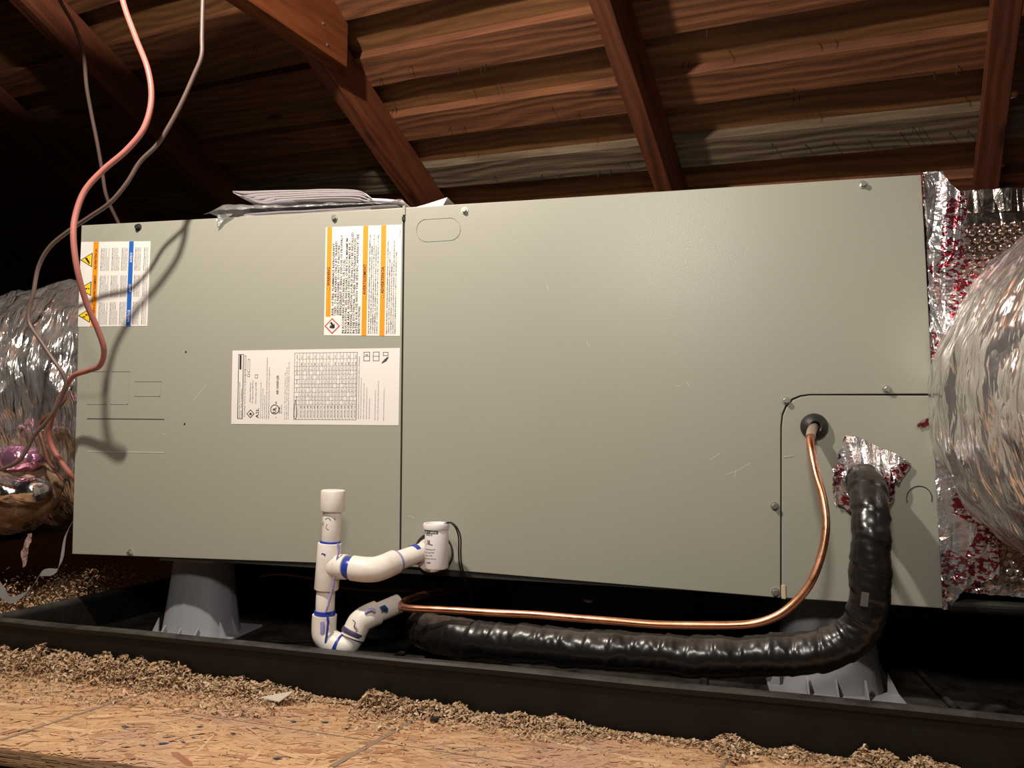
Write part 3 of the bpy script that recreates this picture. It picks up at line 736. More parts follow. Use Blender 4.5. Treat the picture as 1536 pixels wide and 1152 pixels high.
# sticker 2: refrigerant warning beside the seam
L2 = (at(489, 341), at(603, 337), at(600, 504), at(486, 503))
o2 = sticker('refrigerant_sticker', L2, 'white warning sticker with three orange bands and a red diamond')
P2 = Print(L2, o2); HH = (L2[3] - L2[0]).length
P2.quad(.02, .0, .085, .83, 'orange'); P2.quad(.50, .0, .565, 1, 'orange'); P2.quad(.735, .0, .80, 1, 'orange')
def tri_w(Pp, fx, fz, s_=.02):
    Pp.poly([(fx - s_, fz), (fx + s_, fz - s_ * .75), (fx + s_, fz + s_ * .75)][::-1], 'ink', .00062); Pp.poly([(fx - s_ * .6, fz), (fx + s_ * .7, fz - s_ * .5), (fx + s_ * .7, fz + s_ * .5)][::-1], 'yellow', .00066)
for (fx, b, s_, L_) in ((.068, .545, 'WARNING', .028), (.548, .63, 'AVERTISSEMENT', .046), (.783, .62, 'ADVERTENCIA', .040)):
    P2.text(s_, fx, b, .0066, L_, 'ink', bold=.02); tri_w(P2, fx - .02, b + .03)
c = (.11, .915)
for r_, mt, lf in ((.105, 'red', .00055), (.085, 'paper', .0006)):
    P2.poly([(c[0] - r_, c[1]), (c[0], c[1] - r_ * .70), (c[0] + r_, c[1]), (c[0], c[1] + r_ * .70)][::-1], mt, lf)
P2.poly([(.07, .93), (.09, .905), (.105, .915), (.085, .89), (.06, .90), (.10, .875), (.135, .905), (.145, .93), (.12, .94)][::-1], 'ink', .00066); P2.quad(.135, .895, .145, .935, 'ink', .00066)
WT = ['RISK OF FIRE. FLAMMABLE REFRIGERANT', 'USED. TO BE REPAIRED ONLY BY TRAINED', 'SERVICE PERSONNEL. DO NOT PUNCTURE', 'REFRIGERANT TUBING. DISPOSE OF PROPERLY', 'IN ACCORDANCE WITH FEDERAL OR LOCAL', 'REGULATIONS. SEE INSTALLERS GUIDE FOR MINIMUM', 'ROOM AREA. AUXILIARY DEVICES WHICH MAY BE A', 'POTENTIAL IGNITION SOURCE SHALL NOT BE INSTALLED', 'IN THE DUCTWORK, OTHER THAN AUXILIARY DEVICES', 'LISTED FOR USE WITH THE SPECIFIC APPLIANCE. SEE', 'INSTRUCTIONS.']
for i, s_ in enumerate(WT):
    fx = .125 + i * .0355; b = .815 if i < 4 else .98; L_ = len(s_) / 48 * .93 * HH * (1.0 if i >= 4 else .98)
    P2.text(s_, fx, b, .0049, min(L_, (b - .04) * HH), 'ink', bold=.012)
FR2 = ['RISQUE D INCENDIE. REFRIGERANT INFLAMMABLE. A FAIRE REPARER UNIQUEMENT PAR', 'DU PERSONNEL QUALIFIE. NE PAS PERCER LA TUYAUTERIE DE REFRIGERANT. ELIMINER', 'CONFORMEMENT AUX REGLEMENTS FEDERAUX OU LOCAUX. VOIR LE GUIDE POUR LA', 'SURFACE MINIMALE. LES APPAREILS AUXILIAIRES NE DOIVENT PAS ETRE INSTALLES', 'DANS LES CONDUITS SAUF CEUX HOMOLOGUES. VOIR LES INSTRUCTIONS']
SP2 = ['RIESGO DE INCENDIO. REFRIGERANTE INFLAMABLE. REPARAR SOLO POR PERSONAL', 'CAPACITADO. NO PERFORE LA TUBERIA DE REFRIGERANTE. ELIMINE DE ACUERDO CON', 'LOS REGLAMENTOS FEDERALES O LOCALES. VEA LA GUIA PARA EL AREA MINIMA DE', 'LA HABITACION. LOS DISPOSITIVOS AUXILIARES QUE PUEDAN SER FUENTE DE', 'IGNICION NO DEBEN INSTALARSE EN LOS CONDUCTOS. VEA LAS INSTRUCCIONES']
for i in range(5): P2.text(FR2[i], .60 + i * .027, .98, .0027, (.9 - .1 * (i % 2)) * HH, 'grey', bold=.01)
for i in range(5): P2.text(SP2[i], .835 + i * .027, .98, .0027, (.84 - .1 * (i % 3)) * HH, 'grey', bold=.01)
P2.text('X39003842', .985, .12, .0022, .012, 'grey')
P2.done(NAMES)
# sticker 3: rating plate
L3 = (at(349, 526), at(600, 522), at(598, 638), at(347, 636))
o3 = sticker('rating_sticker', L3, 'wide white rating sticker with a ruled table of figures')
P3 = Print(L3, o3); H3 = (L3[3] - L3[0]).length
P3.frame(.038, .05, .072, .93, 'ink'); P3.quad(.046, .06, .058, .26, 'ink')
for (a, b, c_, d) in ((.078, .07, .088, .44), (.098, .12, .112, .30), (.098, .32, .112, .36), (.078, .26, .088, .34), (.145, .33, .162, .38)): P3.frame(a, b, c_, d, 'grey', .002, .006)
for fx, b, L_, s_ in ((.053, .92, .055, 'Assembled in Mexico. Mounted vertical or horizontal'), (.066, .92, .045, 'Serial No. / Date of manufacture'), (.086, .9, .05, 'Electrical Rating / Unit Part No. 240 volts 60 Hz'), (.12, .70, .03, 'Refrigerant / Refrigerante'), (.135, .72, .035, 'Max design pressure High 550 psi'), (.155, .72, .032, 'Factory charge  kg  R-454B')):
    P3.text(s_, fx, b, .0030, L_, 'grey')
P3.poly([(.095, .86), (.12, .80), (.145, .86), (.12, .92)][::-1], 'ink', .00055); P3.poly([(.101, .86), (.12, .815), (.139, .86), (.12, .905)][::-1], 'paper', .0006); P3.poly([(.112, .875), (.118, .84), (.13, .86), (.126, .88)][::-1], 'ink', .00065)
P3.text('A2L', .172, .92, .0075, .0155, 'ink', bold=.01)
for i in range(3): P3.text('Minimum room area and installation height per instructions table', .185 + i * .012, .92, .0022, .055 - .01 * i, 'grey')
P3.text('WARNING. RISK OF ELECTRIC SHOCK. DISCONNECT ALL REMOTE ELECTRIC POWER SUPPLIES BEFORE SERVICING', .222, .93, .0022, .093, 'grey'); P3.text('AVERTISSEMENT. RISQUE DE CHOC ELECTRIQUE. COUPER TOUTE ALIMENTATION', .236, .93, .0022, .078, 'grey')
P3.text('AIR HANDLER', .292, .60, .0058, .029, 'grey', bold=.0)
# circled certification mark
ctr = spts(L3, .270, .80)
for r0, r1 in ((.0062, .0074),):
    V = []; F = []; n = 28
    for k in range(n):
        a = 2 * PI * k / n; V += [(ctr.x + r0 * math.cos(a), -.0006, ctr.z + r0 * math.sin(a)), (ctr.x + r1 * math.cos(a), -.0006, ctr.z + r1 * math.sin(a))]
    for k in range(n): i = 2 * k; j = 2 * ((k + 1) % n); F.append((i, j, j + 1, i + 1))
    P3.mb('ink').add(V, F)
P3.text('UL', .279, .845, .0078, .0085, 'ink', bold=.03); P3.text('c', .281, .915, .0045, None, 'ink'); P3.text('us', .281, .725, .0040, None, 'ink', bold=.02)
P3.text('LISTED', .303, .85, .0034, .010, 'ink', bold=.02); P3.text('HEAT PUMP 62M9', .315, .86, .0024, .014, 'grey')
for i, s_ in enumerate(('For indoor use only. Use copper conductors only', 'Design max outlet air temperature 200 F', 'See field wiring diagram for fuse sizes and minimum circuit ampacity')): P3.text(s_, .333 + i * .011, .93, .0022, .07 + .008 * i, 'grey')
# table
tx0, tx1, ty0, ty1 = .385, .757, .045, .935
P3.frame(tx0, ty0, tx1, ty1, 'grey', .0022, .004)
cols = np.linspace(.417, .757, 18)
for i, cxx in enumerate(cols): P3.quad(cxx - .0008, ty0 if i % 3 else ty0, cxx + .0008, ty1, 'grey')
rows = [.13, .225, .285, .34, .40, .46, .51, .57, .63, .68, .735]
for rz in rows: P3.quad(.385 if rz > .2 else .40, rz - .0015, tx1, rz + .0015, 'grey')
R = random.Random(5)
for i in range(17):
    c0 = (cols[i] + cols[i + 1]) / 2 + .005
    P3.text(R.choice(['4TEM-A', '5TEM', 'BAYH05', 'BAYEA10', 'BAYEAC']) if False else 'HEATER %d%dB' % (R.randint(1, 9), R.randint(0, 9)), c0, .91, .0024, .018, 'grey')
    for rz, nx in zip(rows, rows[1:] + [.79]):
        if R.random() < .86: P3.text('%d.%d' % (R.randint(1, 60), R.randint(0, 9)), c0, nx - .008, .0026, .0042, 'grey')
    if i % 2 == 0: P3.text('%d' % R.randint(10, 90), c0, .12, .0026, .004, 'grey'); P3.text('%d' % R.randint(10, 90), c0, .21, .0026, .004, 'grey')
for rz, s_ in zip((.12, .21, .28, .34, .45, .56, .67, .9), ('MAX', 'FUSE', 'MIN CKT', 'AMPS', 'KW', 'VOLTS', 'HP', 'HEATER MODEL')): P3.text(s_, .405, rz, .0026, .006 if len(s_) < 9 else .016, 'grey')
P3.text('MAXIMUM FAN MOTOR AMPERAGE 4.9 / 3.0 HP. UNITS SUITABLE FOR INSTALLATION WITH ZERO CLEARANCE TO COMBUSTIBLE MATERIAL', .772, .92, .0022, .092, 'grey')
for i, (L_, b) in enumerate(((.060, .92), (.052, .92), (.046, .92), (.030, .92), (.0, 0), (.044, .94), (.058, .94), (.0, 0), (.046, .94))):
    if L_: P3.text('Install in accordance with the installation instructions and local code', .785 + i * .0165, b, .0023, L_, 'grey')
for fx in (.812, .866): P3.frame(fx - .018, .045, fx + .018, .165, 'ink', .003, .006); P3.quad(fx - .016, .10, fx + .016, .106, 'grey')
P3.text('i', .818, .09, .006, None, 'ink', bold=.04)
P3.frame(.905, .05, .935, .10, 'ink', .003, .006); P3.poly([(.900, .20), (.925, .17), (.938, .12), (.932, .11), (.912, .15), (.897, .19)], 'grey')
# hand drawn loop round one entry
lp = []
for k in range(26):
    a = 2 * PI * k / 26; lp.append((.397 + .008 * math.cos(a) + .002 * math.sin(2 * a), .80 + .125 * math.sin(a)))
P = [spts(L3, *f) for f in lp]; mb = P3.mb('ink')
for a, b in zip(P, P[1:] + P[:1]):
    d = (b - a); 
    if d.length < 1e-6: continue
    u = Vector((-d.z, 0, d.x)).normalized() * .0004; mb.add([(v.x, -.0008, v.z) for v in (a - u, b - u, b + u, a + u)], [(0, 1, 2, 3)])
P3.done(NAMES)

# ------------------------------------------------------------------ grommet + copper liquid line
gp = at(1221, 640)
mb = MB(); prof_g = [(.0165, 0), (.0168, -.002), (.0150, -.006), (.0110, -.010), (.0075, -.012), (.0062, -.011), (.0055, -.004), (.0, -.004)]
V = []; F = []; n = 40
for (r, y) in prof_g:
    for k in range(n):
        a = 2 * PI * k / n; V.append((gp.x + r * math.cos(a), y, gp.z + r * math.sin(a)))
for i in range(len(prof_g) - 1):
    for k in range(n): j = (k + 1) % n; F.append((i * n + k, i * n + j, (i + 1) * n + j, (i + 1) * n + k))
MB().add(V, F).build('grommet', M['rubber'], ah, smooth=True)
cl = root('copper_line', 'bare copper tube curving from the black grommet down and left along the pan', 'pipe', at(1150, 930, -.1))
CP = [(gp.x - .001, -.004, gp.z + .000), (at(1217, 648, -.022))[:], at(1216, 668, -.045)[:], at(1224, 710, -.065)[:], at(1234, 745, -.078)[:], at(1239, 785, -.088)[:], at(1234, 825, -.095)[:], at(1219, 868, -.10)[:], at(1196, 900, -.10)[:], at(1165, 924, -.10)[:], at(1125, 936, -.098)[:], at(1060, 938, -.095)[:], at(990, 937, -.09)[:], at(925, 932, -.088)[:], at(860, 927, -.085)[:], at(800, 922, -.082)[:], at(735, 919, -.08)[:], at(670, 915, -.078)[:], at(622, 913, -.075)[:], at(606, 911, -.068)[:], at(603, 905, -.05)[:], at(618, 897, -.02)[:], at(660, 888, .06)[:], at(760, 875, .25)[:]]
tube_obj('tube', CP, .0046, M['copper'], cl, n=16, step=.004)
tube_obj('solder_sleeve', [CP[0], CP[1], (at(1216, 656, -.032))[:]], .0058, plain('tarnished_sleeve', (.55, .42, .33), .4, .6), cl, n=16, step=.003)

# ------------------------------------------------------------------ insulated suction line
ho = root('insulated_pipe', 'thick black tape-wrapped insulated pipe bending from the foil patch into the pan', 'pipe', atz(1240, 985, FLZ))
HZ = FLZ + .033
def hz(px, py, z, r): p = atz(px, py, z); return (p.x, p.y, p.z, r)
HP = [tuple(at(1296, 722, .004)) + (.0215,), tuple(at(1297, 722, -.030)) + (.0215,), tuple(at(1301, 738, -.056)) + (.0212,), tuple(at(1305, 765, -.078)) + (.0208,), tuple(at(1307, 800, -.090)) + (.0205,), tuple(at(1307, 840, -.096)) + (.0208,), tuple(at(1305, 880, -.096)) + (.0212,),
      tuple(at(1298, 920, -.094)) + (.0215,), tuple(at(1280, 953, -.092)) + (.022,), tuple(at(1243, 974, -.090)) + (.0222,), tuple(at(1190, 982, -.088)) + (.0225,), tuple(at(1110, 985, -.086)) + (.0228,), tuple(at(1030, 984, -.084)) + (.0232,), tuple(at(940, 977, -.080)) + (.0235,), tuple(at(860, 972, -.076)) + (.0235,), tuple(at(780, 964, -.072)) + (.0235,), tuple(at(720, 960, -.066)) + (.0235,),
      tuple(at(672, 953, -.052)) + (.0245,), tuple(at(640, 946, -.022)) + (.0235,), tuple(at(636, 936, .02)) + (.023,), tuple(at(650, 926, .08)) + (.022,), tuple(at(690, 912, .20)) + (.022,), tuple(at(750, 900, .36)) + (.022,)]
def hose_fn(s, a, p):
    ph = s / .030 + a / (2 * PI) * 1.0; f = ph % 1.0
    lap = .0016 * (f if f < .9 else (1 - f) * 9)
    bulge = .0022 * nz(p.x * 26, p.y * 26, p.z * 26) + .0016 * nz(s * 42, math.cos(a) * .8, math.sin(a) * .8)
    rip = .0009 * nz(s * 160, math.cos(a) * 1.6, math.sin(a) * 1.6)
    return lap + bulge + rip - .0006
tube_obj('foam_sleeve', HP, .027, M['hose'], ho, n=56, step=.0018, fn=hose_fn)
p = at(1297, 898, -.1255); 
MB().box((0, 0, 0), (.0075, .0008, .015), Matrix.Translation(at(1297, 899, -.1240)) @ Matrix.Rotation(.12, 4, 'Y')).build('tape_patch', plain('grey_tape', (.10, .09, .085), .5), ho)

# ------------------------------------------------------------------ foil sheets (tape, patches)
def inside(x, y, poly):
    c = False; j = len(poly) - 1
    for i in range(len(poly)):
        xi, yi = poly[i]; xj, yj = poly[j]
        if (yi > y) != (yj > y) and x < (xj - xi) * (y - yi) / (yj - yi) + xi: c = not c
        j = i
    return c
def foil_sheet(name, poly, yfn, mat, parent, amp=.003, cell=.0028, fr=45, seed=0, thick=.0004, hole=None, jag=.0015):
    """poly: world (x, z) outline; yfn(x, z): depth of the surface under the foil"""
    bm = bmesh.new()
    vs = []
    n = len(poly); pts = []
    for i in range(n):
        a = Vector(poly[i]); b = Vector(poly[(i + 1) % n]); k = max(1, int((b - a).length / .004))
        for j in range(k):
            q = a.lerp(b, j / k); q += Vector((nz(q.x * 220, q.y * 220, seed), nz(q.y * 220, q.x * 220, seed + 5))) * jag; pts.append(q)
    vs = [bm.verts.new((q.x, 0, q.y)) for q in pts]
    es = [bm.edges.new((vs[i], vs[(i + 1) % len(vs)])) for i in range(len(vs))]
    bm.faces.new(vs)
    xs = [q.x for q in pts]; zs = [q.y for q in pts]
    for x in np.arange(min(xs) + cell, max(xs), cell): bmesh.ops.bisect_plane(bm, geom=bm.verts[:] + bm.edges[:] + bm.faces[:], plane_co=(x, 0, 0), plane_no=(1, 0, .11 * math.sin(x * 900)))
    for z in np.arange(min(zs) + cell, max(zs), cell): bmesh.ops.bisect_plane(bm, geom=bm.verts[:] + bm.edges[:] + bm.faces[:], plane_co=(0, 0, z), plane_no=(.11, 0, 1))
    if hole:
        bmesh.ops.delete(bm, geom=[f for f in bm.faces if (f.calc_center_median().x - hole[0]) ** 2 + (f.calc_center_median().z - hole[1]) ** 2 < hole[2] ** 2], context='FACES')
    bmesh.ops.triangulate(bm, faces=bm.faces[:])
    for v in bm.verts:
        x, z = v.co.x, v.co.z
        h = abs(nz(x * fr, z * fr, seed)) * 1.2 + abs(nz(x * fr * 2.3 + 5, z * fr * 2.3, seed + 3)) * .7 + .25 * abs(nz(x * fr * 5, z * fr * 5, seed + 8))
        v.co.y = yfn(x, z) - .0006 - amp * h
    me = bpy.data.meshes.new(name); bm.normal_update(); bm.to_mesh(me); bm.free()
    o = link(name, me, mat, parent)
    md = o.modifiers.new('solid', 'SOLIDIFY'); md.thickness = thick; md.offset = 1
    return o
def pxs(L, y=0.0): return [(at(a, b, y).x, at(a, b, y).z) for a, b in L][::-1]
hc = at(1297, 722)
def cone(x, z):
    d = math.hypot(x - hc.x, z - hc.z); return -max(0, .040 - d) * 1.0 - .0012
fp = foil_sheet('foil_patch', pxs([(1266, 653), (1286, 655), (1312, 668), (1342, 680), (1366, 696), (1356, 712), (1346, 724), (1337, 716), (1337, 745), (1331, 772), (1320, 770), (1305, 760), (1278, 774), (1266, 760), (1252, 757), (1247, 728), (1247, 704), (1256, 697), (1255, 680), (1262, 668)]),
    cone, M['tape'], None, .007, .0030, 70, 3, hole=(hc.x, hc.z, .0165))
tag(fp, 'crumpled red-printed foil tape patch around the black pipe where it enters the cabinet', 'foil tape')

# ------------------------------------------------------------------ right-hand plenum and flexible duct
ple = root('supply_plenum', 'foil and bubble-wrap covered plenum box joined to the right end of the cabinet', 'duct', (1.6, .27, .03))
PT = at(1450, 293).z; PB = at(1440, 888, .0).z
MB().box((1.60, .285, (PT + PB) / 2), (.665, .55, PT - PB - .012)).build('box', M['bubble'], ple, bevel=.004)
# crinkled wrap on the front face
x0 = BR.x + .003
foil_sheet('front_wrap', [(x0 - .004, PB + .0), (1.62, PB - .012), (1.62, PT + .008), (x0 - .01, PT + .002)], lambda x, z: .006, M['tape'], ple, .006, .006, 26, 12)
# bubble relief (two zones)
def bubbles(x0, x1, z0, z1, y, seed):
    V = []; F = []; rows = int((z1 - z0) / .0095); R = random.Random(seed)
    for i in range(rows):
        for j in range(int((x1 - x0) / .011)):
            cx_ = x0 + (j + .5 * (i % 2)) * .011 + R.uniform(-.0006, .0006); cz = z0 + i * .0095 + .003 * nz(cx_ * 20, i, seed); n = len(V)
            yy = y - .004 * nz(cx_ * 14, cz * 14, 2)
            for (r, h) in ((.0049, 0), (.0046, .0020), (.0030, .0034)):
                for k in range(10): a = 2 * PI * k / 10; V.append((cx_ + r * math.cos(a), yy - h, cz + r * math.sin(a) * .9))
            for q in range(2):
                for k in range(10): kk = (k + 1) % 10; F.append((n + q * 10 + k, n + q * 10 + kk, n + (q + 1) * 10 + kk, n + (q + 1) * 10 + k))
            F.append(tuple(n + 20 + k for k in range(10)))
    o = MB().add(V, F).build('bubble', M['bubble'], ple, smooth=True); o['kind'] = 'stuff'
za, zb = at(1450, 372, -.004).z, at(1450, 318, -.004).z
bubbles(at(1446, 340).x, 1.62, za - .03, zb, -.004, 1)
bubbles(at(1488, 830).x, 1.62, at(1490, 868).z, at(1490, 800).z, -.004, 2)
foil_sheet('sheet', [(at(1440, 372).x, za - .04), (1.62, za - .04), (1.62, zb + .012), (at(1440, 318).x, zb + .006)], lambda x, z: -.001, M['bubble'], ple, .002, .006, 30, 31)
foil_sheet('sheet', [(at(1480, 870).x, at(1480, 874).z), (1.62, at(1480, 874).z), (1.62, at(1480, 790).z), (at(1480, 790).x, at(1480, 790).z)], lambda x, z: -.001, M['bubble'], ple, .002, .006, 30, 35)
foil_sheet('top_strip', pxs([(1440, 288), (1536, 284), (1640, 280), (1640, 318), (1536, 318), (1448, 322)]), lambda x, z: -.003, M['bubble'], ple, .006, .004, 40, 41)
# tape over the joint
foil_sheet('corner_tape', pxs([(1382, 261), (1412, 258), (1420, 276), (1436, 290), (1448, 296), (1448, 320), (1446, 378), (1400, 380), (1388, 376), (1398, 346), (1386, 330), (1381, 292)]), lambda x, z: -.002 - .01 * max(0, (x - BR.x) * 2), M['tape'], ple, .009, .0032, 34, 51)
foil_sheet('joint_tape', pxs([(1397, 376), (1482, 384), (1480, 560), (1470, 700), (1424, 905), (1412, 912), (1405, 760), (1399, 640), (1396, 500)]), lambda x, z: -.0025, M['tape'], ple, .006, .0045, 34, 61)
foil_sheet('lower_tape', pxs([(1399, 716), (1445, 722), (1500, 800), (1492, 865), (1440, 880), (1418, 912), (1411, 912), (1406, 800)]), lambda x, z: -.006, M['tape'], ple, .007, .0042, 32, 71)
tb = foil_sheet('torn_tape_end', pxs([(1374, 637), (1384, 629), (1397, 626), (1400, 634), (1386, 639), (1376, 642)]), lambda x, z: -.001, M['tape'], ple, .002, .0018, 90, 81, jag=.0008)
MB().box((1.58, .0, PB - .016), (.64, .03, .012)).build('bottom_roll', M['black'], ple, bevel=.004)

fd = root('flexible_duct', 'large silver flexible duct bulging in front of the plenum at the right edge', 'duct', (1.45, -.05, .05))
# elbow leaving the plenum front and turning right
cpt = [(1.495, .05, .250), (1.470, -.01, .250), (1.462, -.07, .248), (1.482, -.14, .244), (1.547, -.21, .24), (1.667, -.26, .235), (1.88, -.28, .23)]
RDU = [.16, .198, .216, .220, .219, .218, .218]
def duct_fn(s, a, p):
    rid = .0060 * (1 - abs(nz(s * 30, math.cos(a) * 1.6, math.sin(a) * 1.6)) * 2) + .0060 * (1 - 2 * abs(nz(s * 62 + 3, math.cos(a) * 3 + 7, math.sin(a) * 3))) + .0020 * (1 - 2 * abs(nz(s * 135 + 9, math.cos(a) * 4 + 3, math.sin(a) * 4)))
    return rid + .007 * nz(p.x * 9, p.y * 9, p.z * 9) + .0022 * nz(p.x * 70, p.y * 70, p.z * 30)
duct_obj('outer_jacket', [c_ + (r_,) for c_, r_ in zip(cpt, RDU)], M['foil_r'], fd, .0022, 220, duct_fn)

# ------------------------------------------------------------------ left flexible duct
ld = root('flexible_duct', 'crumpled dull silver flexible duct hanging at the left end of the cabinet', 'duct', (-.2, .2, .05))
def ld_fn(s, a, p):
    return .016 * nz(p.x * 8, p.y * 8, p.z * 8) + .011 * (1 - 2 * abs(nz(s * 20, math.cos(a) * 2, math.sin(a) * 2))) + .005 * (1 - 2 * abs(nz(p.x * 42, p.y * 42, p.z * 30)))
duct_obj('outer_jacket', [(.00, .27, .29, .17), (-.05, .265, .285, .20), (-.13, .25, .275, .215), (-.26, .22, .25, .22), (-.42, .16, .21, .22), (-.62, .07, .16, .22), (-.85, -.02, .12, .22)], M['foil_l'], ld, .004, 150, ld_fn, .05)
tube_obj('strap_band', [(-.14 + .0 * k, .245 + .222 * math.cos(a), .275 + .222 * math.sin(a)) for k, a in enumerate(np.linspace(PI * .75, PI * 1.45, 14))], .004, M['foil'], ld, n=8, fn=lambda s, a, p: .002 * nz(p.x * 60, p.y * 60, p.z * 60))
MB().box((-.008, .27, .26), (.012, .40, .42)).build('collar_plate', M['grille'], ld, bevel=.002)
# torn, dirt-filled jacket sagging below it
def sag(name, ctr, rad, mat, parent, seed, amp=.012, n=44):
    V = []; F = []
    for i in range(n + 1):
        th = PI * i / n
        for k in range(2 * n):
            ph = PI * k / n; d = Vector((math.sin(th) * math.cos(ph), math.sin(th) * math.sin(ph), math.cos(th)))
            q = Vector((ctr[0] + rad[0] * d.x, ctr[1] + rad[1] * d.y, ctr[2] + rad[2] * d.z))
            q += d * amp * (nz(q.x * 22 + seed, q.y * 22, q.z * 22) + .5 * nz(q.x * 60, q.y * 60, q.z * 60 + seed)); V.append(q)
    for i in range(n):
        for k in range(2 * n): j = (k + 1) % (2 * n); F.append((i * 2 * n + k, i * 2 * n + j, (i + 1) * 2 * n + j, (i + 1) * 2 * n + k))
    return MB().add(V, F).build(name, mat, parent, smooth=True)
c1 = at(18, 735, .02)
sag('torn_jacket', (c1.x - .03, .03, c1.z), (.105, .07, .062), M['dirt'], ld, 3)
c2 = at(38, 700, .0); sag('pink_foil', (c2.x - .005, .0, c2.z + .012), (.034, .026, .020), M['pinkfoil'], ld, 9, .010)
c3 = at(35, 742, -.01); sag('plastic_fold', (c3.x - .005, -.015, c3.z + .008), (.052, .035, .024), M['foil'], ld, 15, .010)
rg = foil_sheet('rag_strip', pxs([(44, 800), (50, 800), (46, 825), (40, 848), (36, 852), (34, 826)], .0), lambda x, z: .0, M['rag'], ld, .004, .0035, 60, 91)

# ------------------------------------------------------------------ grey webbing strap at lower left
sp_ = spline([tuple(at(107, 786, .02)), tuple(at(98, 806, .01)), tuple(at(92, 842, .0)), tuple(at(84, 857, .0)), tuple(at(62, 860, -.01)), tuple(at(50, 880, -.02)), tuple(at(36, 892, -.03)), tuple(at(18, 900, -.035)), tuple(at(6, 892, -.04)), tuple(at(-8, 868, -.04)), tuple(at(-20, 850, -.04))], 8)
V = []; F = []
for i, c_ in enumerate(sp_):
    c_ = Vector(c_); wv = Vector((.35, .25, .9)).normalized() * (.0055 + .001 * math.sin(i * .5)); tn = Vector((0, -.0006, 0))
    V += [c_ - wv, c_ + wv, c_ + wv + tn, c_ - wv + tn]
for i in range(len(sp_) - 1):
    for k in range(4): j = (k + 1) % 4; F.append((i * 4 + k, i * 4 + j, (i + 1) * 4 + j, (i + 1) * 4 + k))
F += [(0, 1, 2, 3), tuple(len(V) - 4 + k for k in (3, 2, 1, 0))]
o = MB().add(V, F).build('webbing_strap', M['strap']); tag(o, 'grey webbing strap trailing down from the lower left corner of the cabinet', 'strap')

# ------------------------------------------------------------------ cables
def W(L): return [tuple(at(a, b, y)) for a, b, y in L]
def cable(name, L, r, mat, label):
    o = tube_obj(name, W(L), r, mat, None, n=12, step=.004); return tag(o, label, 'cable')
cable('pink_cable', [(176, -60, -.13), (184, 0, -.13), (203, 55, -.13), (222, 105, -.134), (227, 150, -.134), (216, 192, -.138), (190, 225, -.142), (155, 255, -.148), (128, 285, -.155), (114, 320, -.160), (110, 355, -.163), (116, 405, -.155), (130, 455, -.135), (147, 495, -.115), (156, 525, -.100), (150, 548, -.088), (132, 556, -.075), (110, 564, -.065), (97, 585, -.055), (84, 612, -.04), (74, 640, -.03), (76, 665, -.02), (90, 690, -.012), (103, 708, -.004), (110, 716, .004)], .0040, M['pinkw'], 'pink cable snaking down past the upper left corner of the cabinet')
cable('brown_cable', [(306, -40, -.10), (304, 10, -.10), (303, 55, -.10), (302, 85, -.10), (290, 115, -.10), (272, 155, -.10), (252, 192, -.10), (235, 218, -.10), (210, 243, -.10), (190, 275, -.10), (165, 304, -.098), (135, 325, -.09), (105, 345, -.085), (75, 370, -.08), (58, 400, -.075), (50, 440, -.075), (44, 462, -.075), (44, 485, -.075), (60, 510, -.075), (80, 540, -.075), (95, 562, -.07), (98, 580, -.065), (88, 605, -.06), (70, 632, -.06), (50, 655, -.06), (30, 690, -.06), (0, 705, -.06)], .0030, M['brownw'], 'thin brown cable crossing behind the pink cable and looping left over the duct')
cable('dark_cable', [(78, -40, .05), (90, 0, .07), (112, 40, .09), (125, 80, .10), (130, 130, .12), (137, 170, .14), (146, 215, .16), (153, 255, .18), (160, 295, .20), (178, 335, .24), (190, 360, .26)], .0034, M['brownw'], 'dull brown cable dropping behind the top left corner of the cabinet')
cable('red_cable', [(98, 590, -.02), (97, 600, -.02), (82, 616, -.02), (66, 628, -.02), (58, 640, -.02), (64, 662, -.02), (72, 690, -.015), (80, 702, -.01), (94, 720, .0)], .0026, M['redw'], 'short dark red cable hanging beside the lower left duct')

# ------------------------------------------------------------------ papers on top of the cabinet
def topz(x): return TL.z + (TR.z - TL.z) * (x - TL.x) / (TR.x - TL.x)
bag = root('document_bag', 'clear plastic bag of folded manuals lying on top of the cabinet', 'bag', (.36, .06, topz(.36)))
def sheet_strip(name, xs, zs, y0, y1, mat, parent, th=.0006, seed=0, amp=.001):
    """ribbon surface: profile (xs, zs) in the front view, running back from y0 to y1"""
    C, T = resample(spline([(a, b, 0) for a, b in zip(xs, zs)], 10), .006)
    ny = 10; V = []; F = []
    for i in range(len(C)):
        for k in range(ny + 1):
            y = y0 + (y1 - y0) * k / ny; V.append((C[i, 0], y, C[i, 1] + amp * nz(C[i, 0] * 25, y * 25, seed)))
    for i in range(len(C) - 1):
        for k in range(ny): a = i * (ny + 1) + k; F.append((a, a + 1, a + ny + 2, a + ny + 1))
    me = mesh(name, V, F); o = link(name, me, mat, parent, smooth=True)
    md = o.modifiers.new('solid', 'SOLIDIFY'); md.thickness = th; md.offset = 0; return o
def P2(px, py, y): p = at(px, py, y); return p.x, p.z
YB = .03
